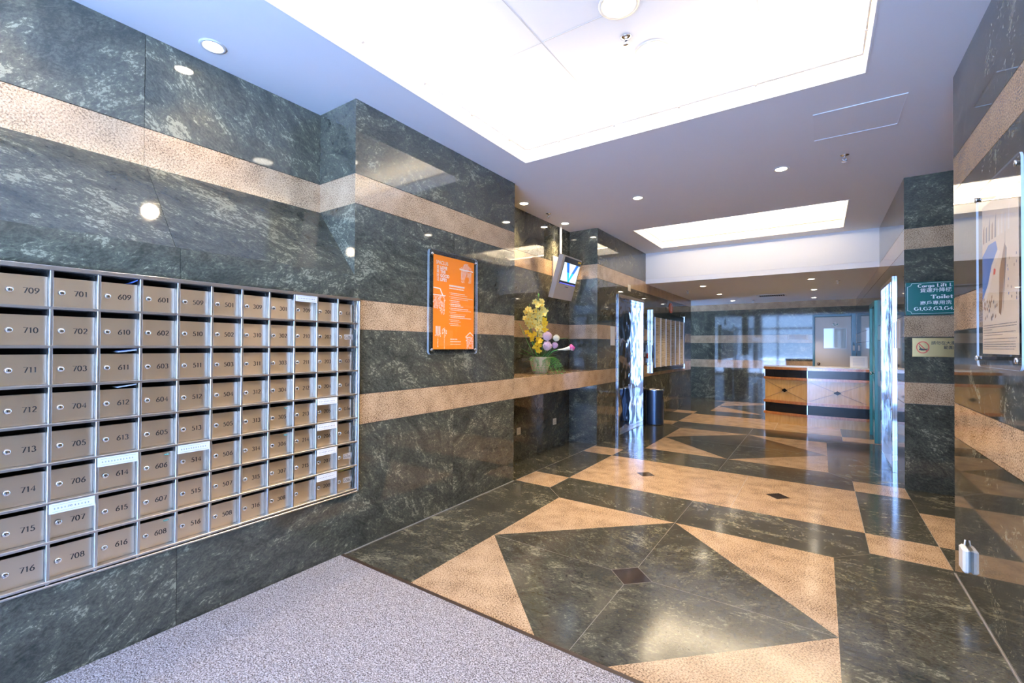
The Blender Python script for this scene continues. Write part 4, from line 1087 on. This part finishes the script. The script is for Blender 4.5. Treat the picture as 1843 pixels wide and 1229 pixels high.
# ------------------------------------------------------------------ directory board
def build_directory():
    t = thing('directory_board', (XL, 9.35, 0.9), 'wide tenant directory board of pale name strips with a chrome end post', 'directory')
    y0, y1, z0, z1 = 8.22, 10.62, 0.90, 2.03
    mb = MB(); mb.box((XL+0.001, y0+0.081, z0), (XL+0.040, y1-0.032, z1), mat('board black glass', (0.012, 0.016, 0.016), 0.06, spec=0.7)); mb.build('backboard', t)
    for y, w_ in ((y0+0.03, 0.05), (y1-0.03, 0.03)):
        mb = MB(); mb.box((XL+0.001, y, z0-0.02), (XL+0.056, y+w_, z1+0.02), CHROME, 0.006); mb.build('end_post', t)
    n = 6; a0, a1 = 8.42, 10.52; pw = (a1-a0)/n
    strip = mat('name strip', (0.50, 0.43, 0.30), 0.4)
    for c in range(n):
        mb = MB(); k = 22; zz0, zz1 = 0.985, 1.915; sh = (zz1-zz0)/k; ya, yb = a0+c*pw+0.012, a0+(c+1)*pw-0.012
        r = random.Random(c)
        for i in range(k):
            mb.box((XL+0.0402, ya, zz0+i*sh+0.0015), (XL+0.046, yb, zz0+(i+1)*sh-0.0015), strip)
            if r.random() < 0.75: mb.box((XL+0.0461, ya+0.02, zz0+i*sh+0.014), (XL+0.0464, ya+0.02+r.uniform(0.08, 0.22), zz0+i*sh+0.026), mat('strip ink', (0.24, 0.19, 0.12), 0.5) if 'strip ink' not in bpy.data.materials else bpy.data.materials['strip ink'])
        mb.build('name_column', t)
    for c in range(n+1):
        mb = MB(); y = a0+c*pw; mb.box((XL+0.0402, y-0.010, 0.98), (XL+0.054, y+0.010, 1.92), SILVERSTRIP, 0.002); mb.build('divider', t)
build_directory()

# ------------------------------------------------------------------ litter bin
def build_bin():
    c = (-2.418, 8.03, 0); t = thing('litter_bin', c, 'round charcoal litter bin with silver ashtray lid beside the lift', 'bin')
    mb = MB(); R = 0.147; hh = 0.615; seg = 48
    V = []; F = []; zs_ = [0.012, 0.42, 0.46, 0.50, 0.54, 0.58, hh]
    for z in zs_:
        for k in range(seg): a = 2*math.pi*k/seg; V.append((c[0]+R*math.cos(a), c[1]+R*math.sin(a), z))
    for i in range(len(zs_)-1):
        for k in range(seg):
            a = (360*(k+0.5)/seg) % 360
            if 1 <= i <= 4 and min(abs(a-5), abs(a-365)) < (22 if i in (2, 3) else 15): continue     # side mouth
            F.append((i*seg+k, i*seg+(k+1) % seg, (i+1)*seg+(k+1) % seg, (i+1)*seg+k))
    mb.vfaces(V, F, BINBLUE, True); mb.build('body', t)
    mb = MB(); mb.lathe([(R-0.006, 0.02), (R-0.006, 0.60), (0, 0.60)], BLACK, c, 32); mb.build('liner', t)
    mb = MB(); mb.lathe([(R-0.004, 0.0005), (R+0.004, 0.002), (R+0.004, 0.014), (R, 0.02)], DARKPL, c, 36); mb.build('foot_ring', t)
    mb = MB(); mb.lathe([(R+0.003, hh-0.012), (R+0.004, hh+0.010), (R-0.010, hh+0.016), (R-0.045, hh+0.012), (R-0.050, hh-0.004), (0, hh-0.004)], CHROME, c, 40); mb.build('ashtray_lid', t)
build_bin()

# ------------------------------------------------------------------ reception counter
def build_counter():
    A, B, C = Vector((-0.85, 9.60)), Vector((-0.19, 9.385)), Vector((XF-0.012, 9.40))
    t = thing('reception_counter', (-0.1, 9.6, 0), 'wood reception counter with black panels, diamond inlays and white top', 'counter')
    # gently bowed end on the left, straight front on the right
    path = [Vector((-0.865, 9.80)), A]
    mid = (A+B)/2+Vector((-0.02, -0.035))
    for i in range(1, 8):
        s = i/8; path.append((1-s)**2*A+2*s*(1-s)*mid+s*s*B)
    path += [B, C]
    def offs(d):
        out = []
        for i, p in enumerate(path):
            a = path[max(i-1, 0)]; b = path[min(i+1, len(path)-1)]; q = (b-a).normalized(); out.append(p+Vector((q.y, -q.x))*d)
        return out
    def band(mb, z0, z1, d, m, i0=0, i1=None):
        P = offs(d)[i0:i1]; Q = offs(d-0.03)[i0:i1]; n = len(P)
        V = [(*p, z0) for p in P]+[(*p, z1) for p in P]+[(*p, z0) for p in Q]+[(*p, z1) for p in Q]
        F = [(i, i+1, n+i+1, n+i) for i in range(n-1)]+[(n+i, n+i+1, 3*n+i+1, 3*n+i) for i in range(n-1)]+[(i+1, i, 2*n+i, 2*n+i+1) for i in range(n-1)]+[(2*n+i, 3*n+i, 3*n+i+1, 2*n+i+1) for i in range(n-1)]
        F += [(0, n, 3*n, 2*n), (n-1, 3*n-1, 4*n-1, 2*n-1)]
        mb.vfaces(V, F, m)
    k = len(path)-2                     # index of B
    def rail(z0, z1, nm='moulding'):
        mb = MB(); h = z1-z0
        for a, b, d in ((0, 0.18, 0.016), (0.18, 0.5, 0.026), (0.5, 0.82, 0.026), (0.82, 1, 0.016)): band(mb, z0+a*h, z0+b*h, d, CHERRY)
        mb.build(nm, t)
    rail(0.965, 1.012); rail(0.785, 0.832); rail(0.360, 0.410); rail(0.150, 0.198)
    for i0, i1, nm in ((0, k+1, 'bowed'), (k, None, 'straight')):
        mb = MB(); band(mb, 0.410, 0.785, 0.0, MAPLE, i0, i1); mb.build('front_panel', t)
        mb = MB(); band(mb, 0.0005, 0.150, 0.0, MAPLE, i0, i1); mb.build('plinth', t)
        for z0, z1 in ((0.832, 0.965), (0.198, 0.360)):
            mb = MB(); band(mb, z0, z1, 0.004, BLACKPANEL, i0, i1); mb.build('dark_panel', t)
    P = offs(0.006)
    for p in (P[1], P[k]):              # thin chrome strips across the dark panels
        mb = MB()
        for z0, z1 in ((0.834, 0.963), (0.200, 0.358)): mb.box((p.x-0.005, p.y-0.006, z0), (p.x+0.005, p.y+0.002, z1), SILVERSTRIP)
        mb.build('chrome_strip', t)
    inlay = mat('dark inlay line', (0.10, 0.05, 0.02), 0.3)
    def inl(p0, p1, mid_off):
        d = (p1-p0); u = Vector((d.x, d.y, 0)).normalized(); L_ = d.length; n = Vector((u.y, -u.x, 0)); o = Vector((p0.x, p0.y, 0))+n*mid_off
        z0, z1, m = 0.430, 0.765, 0.03; c = o+u*L_/2+Vector((0, 0, (z0+z1)/2))
        mb = MB()
        for q in ((m, z0), (m, z1), (L_-m, z0), (L_-m, z1)):
            a = o+u*q[0]+Vector((0, 0, q[1])); w_ = Vector((0, 0, 0.002))
            mb.prism([a-w_, a+w_, c+w_, c-w_], n*0.003, inlay)
        mb.build('inlay_line', t)
        mb = MB(); mb.prism([c-u*0.055+n*0.002, c+Vector((0, 0, 0.035))+n*0.002, c+u*0.055+n*0.002, c-Vector((0, 0, 0.035))+n*0.002], n*0.010, BLACKPANEL); mb.build('diamond_inlay', t)
    P0 = offs(0.0); inl(P0[k], P0[k+1], 0.0015); 
    PB = offs(0.0012); PB2 = offs(0.0040); i0, i1 = 1, k
    cum = [0.0]
    for i in range(i0, i1): cum.append(cum[-1]+(PB[i+1]-PB[i]).length)
    mb = MB(); z0, z1 = 0.430, 0.765
    for sg in (1, -1):
        for i in range(i0, i1):
            fa, fb = cum[i-i0]/cum[-1], cum[i+1-i0]/cum[-1]
            za, zb = (z0+(z1-z0)*(fa if sg > 0 else 1-fa)), (z0+(z1-z0)*(fb if sg > 0 else 1-fb)); e = 0.002
            a_, b_, a2, b2 = PB[i], PB[i+1], PB2[i], PB2[i+1]
            mb.vfaces([(*a_, za-e), (*a_, za+e), (*b_, zb+e), (*b_, zb-e), (*a2, za-e), (*a2, za+e), (*b2, zb+e), (*b2, zb-e)], [(4, 5, 6, 7), (0, 4, 7, 3), (1, 2, 6, 5)], inlay)
    mb.build('inlay_line', t)
    j = min(range(i0, i1+1), key=lambda i: abs(cum[i-i0]/cum[-1]-0.5)); uu = (PB[j+1]-PB[j-1]).normalized(); u3 = Vector((uu.x, uu.y, 0)); n3 = Vector((uu.y, -uu.x, 0)); c3 = Vector((*PB2[j], (z0+z1)/2))
    mb = MB(); mb.prism([c3-u3*0.05, c3+Vector((0, 0, 0.035)), c3+u3*0.05, c3-Vector((0, 0, 0.035))], n3*0.010, BLACKPANEL); mb.build('diamond_inlay', t)
    mb = MB(); top = offs(0.022)
    mb.prism([(*p, 1.012) for p in top]+[(XF-0.012, 10.05, 1.012), (-0.865, 10.05, 1.012)], (0, 0, 0.014), WHITETOP); mb.build('counter_top', t)
build_counter()
def build_docstand():
    t = thing('document_holder', (0.55, 9.62, 1.027), 'white document holder with printed lines standing on the reception counter', 'document holder')
    mx = Matrix.Translation((0.545, 9.62, 1.028)) @ Matrix.Rotation(-0.15, 4, 'X')
    mb = MB(); mb.box((-0.128, -0.004, 0), (0.110, 0.004, 0.20), PAPER, 0, mx); mb.build('sheet', t)
    mb = MB()
    for i in range(8): mb.box((-0.09, -0.0048, 0.03+i*0.018), (0.07, -0.0041, 0.034+i*0.018), mat('pale ink', (0.35, 0.40, 0.55), 0.6) if 'pale ink' not in bpy.data.materials else bpy.data.materials['pale ink'], 0, mx)
    mb.build('print', t)
    mb = MB(); mb.box((-0.06, 0.0, 0.0), (0.06, 0.07, 0.004), WPLASTIC, 0, Matrix.Translation((0.545, 9.62, 1.0275))); mb.build('base', t)
build_docstand()

# ------------------------------------------------------------------ back door, teal door
def build_back_door():
    x0, x1 = -0.108, 0.588
    bl = mat('blue grey frame', (0.05, 0.15, 0.20), 0.3)
    mb = MB(); y = YB
    mb.box((x0-0.045, y-0.03, 0), (x0, y+0.07, 2.148), bl, 0.004); mb.box((x1, y-0.03, 0), (x1+0.08, y+0.07, 2.148), bl, 0.004); mb.box((x0-0.07, y+0.071, 0), (x1+0.08, y+0.09, 2.148), BLACK); mb.box((x0, y-0.03, 2.09), (x1, y+0.07, 2.148), bl, 0.004)  # black backing added behind the leaf, unseen, blocks sky through the edge gap
    root = struct(mb.build('door_3'))
    mb = MB(); mb.box((x0+0.004, y+0.0, 0.006), (x1-0.004, y+0.045, 2.086), DOORGREY, 0.002); mb.build('door_leaf', root)
    mb = MB(); mb.box((0.060, y-0.004, 1.345), (0.500, y-0.0005, 1.825), GREYMETAL); mb.build('window_frame', root)
    mb = MB(); mb.box((0.070, y-0.006, 1.355), (0.490, y-0.0045, 1.815), mat('door window glass', (0.55, 0.62, 0.62), 0.03, spec=0.9, coat=1.0)); mb.build('window_pane', root)
    mb = MB(); mb.lathe([(0, -0.0005), (0.03, -0.0005), (0.03, -0.008), (0.012, -0.012), (0.012, -0.035), (0.030, -0.045), (0.034, -0.060), (0.022, -0.074), (0, -0.076)], mat('door knob metal', (0.45, 0.30, 0.22), 0.2, 1.0), (-0.035, y, 0.985), 20, 'y'); mb.build('door_knob', root)
    t = thing('door_sign', (0.285, y-0.002, 1.905), 'white and green diamond sign on the grey back door', 'sign')
    mb = MB(); mb.prism([(0.285-0.068, y-0.002, 1.905), (0.285, y-0.002, 1.905+0.068), (0.285+0.068, y-0.002, 1.905), (0.285, y-0.002, 1.905-0.068)], (0, -0.003, 0), PAPER); mb.build('plate', t)
    mb = MB()
    gd = mat('dark green print', (0.0, 0.14, 0.09), 0.4)
    for a in ([(-0.062, 0.004), (-0.030, 0.030), (0.005, 0.004), (-0.03, 0.008)], [(0.060, 0.0), (0.040, 0.024), (0.012, -0.010), (0.035, -0.012)], [(-0.055, -0.012), (-0.01, -0.006), (0.02, -0.03), (-0.02, -0.02)]):
        mb.prism([(0.285+p[0], y-0.0051, 1.905+p[1]) for p in a], (0, -0.0006, 0), gd)
    mb.build('print', t)
    t2 = thing('key_tag', (0.625, y-0.03, 1.40), 'small white tag hanging on the blue door frame', 'tag')
    mb = MB(); mb.tube([(0.628, y-0.033, 1.50), (0.628, y-0.034, 1.42)], 0.003, DARKPL, 6); mb.build('cord', t2)
    mb = MB(); mb.box((0.608, y-0.037, 1.30), (0.648, y-0.031, 1.42), WPLASTIC, 0.002); mb.build('card', t2)
    mb = MB(); mb.box((-0.66, y-0.003, 1.560), (-0.235, y-0.0008, 1.680), PAPER)
    for i in range(4): mb.box((-0.63, y-0.0034, 1.585+i*0.024), (-0.28, y-0.0031, 1.591+i*0.024), mat('notice ink', (0.3, 0.3, 0.34), 0.6) if 'notice ink' not in bpy.data.materials else bpy.data.materials['notice ink'])
    tag(mb.build('paper_notice'), 'white paper notice on the back wall beside the grey door', 'notice')
build_back_door()
def build_teal_door():
    y0, y1 = 8.27, 9.11; mb = MB()
    mb.box((XF-0.035, y0, 0), (XF+0.07, y0+0.07, 2.05), TEAL, 0.003); mb.box((XF-0.035, y1-0.07, 0), (XF+0.07, y1, 2.05), TEAL, 0.003); mb.box((XF-0.035, y0+0.07, 1.98), (XF+0.07, y1-0.07, 2.05), TEAL, 0.003)
    mb.box((XF+0.071, y0-0.02, 0), (XF+0.10, y1+0.02, 2.10), BLACK)  # unseen black backing, added so no daylight shows around the leaf
    root = struct(mb.build('door_5'))
    mb = MB(); mb.box((XF-0.004, y0+0.073, 0.005), (XF+0.04, y1-0.073, 1.977), TEAL, 0.002); mb.build('door_leaf', root)
    mb = MB(); mb.lathe([(0, 0.0), (0.026, 0.0), (0.026, -0.008), (0.010, -0.012), (0.010, -0.040), (0.026, -0.052), (0.020, -0.070), (0, -0.072)], CHROME, (XF-0.0045, y0+0.14, 1.0), 16, 'x'); mb.build('door_knob', root)
build_teal_door()

# ------------------------------------------------------------------ signs on the passage pier
def build_lift_sign():
    y = YQ; x0, x1, z0, z1 = 0.684, 1.36, 1.686, 1.999
    t = thing('lift_sign', (1.02, y, 1.835), 'green hanging sign reading Cargo Lift and Toilet on the passage pier', 'sign')
    mb = MB(); mb.box((x0, y-0.022, z0), (x1, y-0.001, z1), SIGNGREEN, 0.002); mb.build('board', t)
    mb = MB(); Y = y-0.0225; e, r = 0.012, 0.030; a0, a1, b0, b1 = x0+e, x1-e, z0+e, z1-e
    outl = []
    for cx_, cz_, s0 in ((a0, b0, 90), (a1, b0, 180), (a1, b1, 270), (a0, b1, 360)):
        for i in range(7):
            an = math.radians(s0-90*i/6); outl.append((cx_+r*math.cos(an), cz_+r*math.sin(an)))
    n = len(outl)
    for i in range(n):
        p, q = outl[i], outl[(i+1) % n]; d = Vector((q[0]-p[0], q[1]-p[1]))
        if d.length < 1e-6: continue
        d.normalize(); k = 0.0026
        mb.vfaces([(p[0]-d.y*k/2, Y, p[1]+d.x*k/2), (p[0]+d.y*k/2, Y, p[1]-d.x*k/2), (q[0]+d.y*k/2, Y, q[1]-d.x*k/2), (q[0]-d.y*k/2, Y, q[1]+d.x*k/2)], [(0, 1, 2, 3)], PWHITE)
    mb.build('border_line', t)
    mb = MB()
    px = lambda p: 0.683+(p-1629.5)*0.003925; pz = lambda q: 1.991-(q-511)*0.0054
    lettering(mb, 'Cargo Lift L', (px(1652), Y, pz(519.2)), EX, EZ, 0.030, PWHITE, 0.23, 0.08, 0.08, fit=0.246)
    font_mesh(mb, '貨運升降機', (px(1655.5), Y, pz(527.6)), EX, EZ, 0.0435, PWHITE, 'l', 1.03, 0.0004)
    lettering(mb, 'Toilet', (px(1676), Y, pz(539.6)), EX, EZ, 0.037, PWHITE, 0.24, 0.08, 0.08, fit=0.154)
    font_mesh(mb, '商戶專用洗', (px(1655.5), Y, pz(549.6)), EX, EZ, 0.0405, PWHITE, 'l', 1.10, 0.0004)
    lettering(mb, 'G1,G2,G3,G4,', (px(1645), Y, pz(559.7)), EX, EZ, 0.032, PWHITE, 0.22, 0.08, 0.06, fit=0.285)
    mb.build('lettering', t)
build_lift_sign()
def build_plaque():
    y = YQ; x0, x1, z0, z1 = 0.730, 1.34, 1.285, 1.467
    t = thing('brass_plaque', (1.0, y, 1.375), 'brass plaque with a red ringed no symbol under the green sign', 'sign')
    mb = MB(); mb.box((x0, y-0.010, z0), (x1, y-0.001, z1), BRASS, 0.002); mb.build('plate', t)
    Y = y-0.0104; c = (0.806, 1.376); R = 0.047
    mb = MB(); n = 40
    V = [(c[0]+r*math.cos(2*math.pi*i/n), Y, c[1]+r*1.22*math.sin(2*math.pi*i/n)) for r in (R, R-0.007) for i in range(n)]
    mb.vfaces(V, [(i, (i+1) % n, n+(i+1) % n, n+i) for i in range(n)], REDPAINT)
    mb.vfaces([(c[0]-0.036, Y-0.0002, c[1]+0.040), (c[0]-0.030, Y-0.0002, c[1]+0.046), (c[0]+0.036, Y-0.0002, c[1]-0.036), (c[0]+0.030, Y-0.0002, c[1]-0.042)], [(0, 1, 2, 3)], REDPAINT)
    mb.build('red_ring', t)
    mb = MB(); Yf = y-0.0110
    for P in ([(-0.030, 0.018), (-0.024, 0.016), (-0.008, -0.016), (-0.016, -0.020)], [(-0.020, -0.004), (0.012, -0.018), (0.020, -0.014), (0.036, -0.012), (0.036, -0.020), (0.010, -0.030), (-0.014, -0.030)]):
        Yf -= 0.0001; mb.vfaces([(c[0]+a, Yf, c[1]+b) for a, b in P], [tuple(range(len(P)))], INK)
    mb.lathe([(0.0, 0.0), (0.008, 0.0)], INK, (c[0]-0.020, Yf, c[1]-0.020), 12, 'y')
    mb.build('pictogram', t)
    mb = MB(); font_mesh(mb, '請勿在大廈', (0.865, Y, 1.405), EX, EZ, 0.036, INK, 'l', 0.95, 0.0003); font_mesh(mb, '範圍', (0.952, Y, 1.362), EX, EZ, 0.036, INK, 'l', 0.95, 0.0003); mb.build('lettering', t)
build_plaque()

def build_white_box():
    c = (XF, 3.475, 0.175)
    t = thing('wall_box', c, 'small white box with sloping sides low on the polished wall', 'wall box')
    mb = MB(); mb.box((XF-0.032, 3.440, 0.140), (XF-0.0008, 3.540, 0.272), WPLASTIC, 0.010); mb.build('housing', t)
    mb = MB(); mb.tube([(XF-0.012, 3.515, 0.270), (XF-0.008, 3.52, 0.300)], 0.004, WPLASTIC, 6); mb.build('cable', t)
build_white_box()
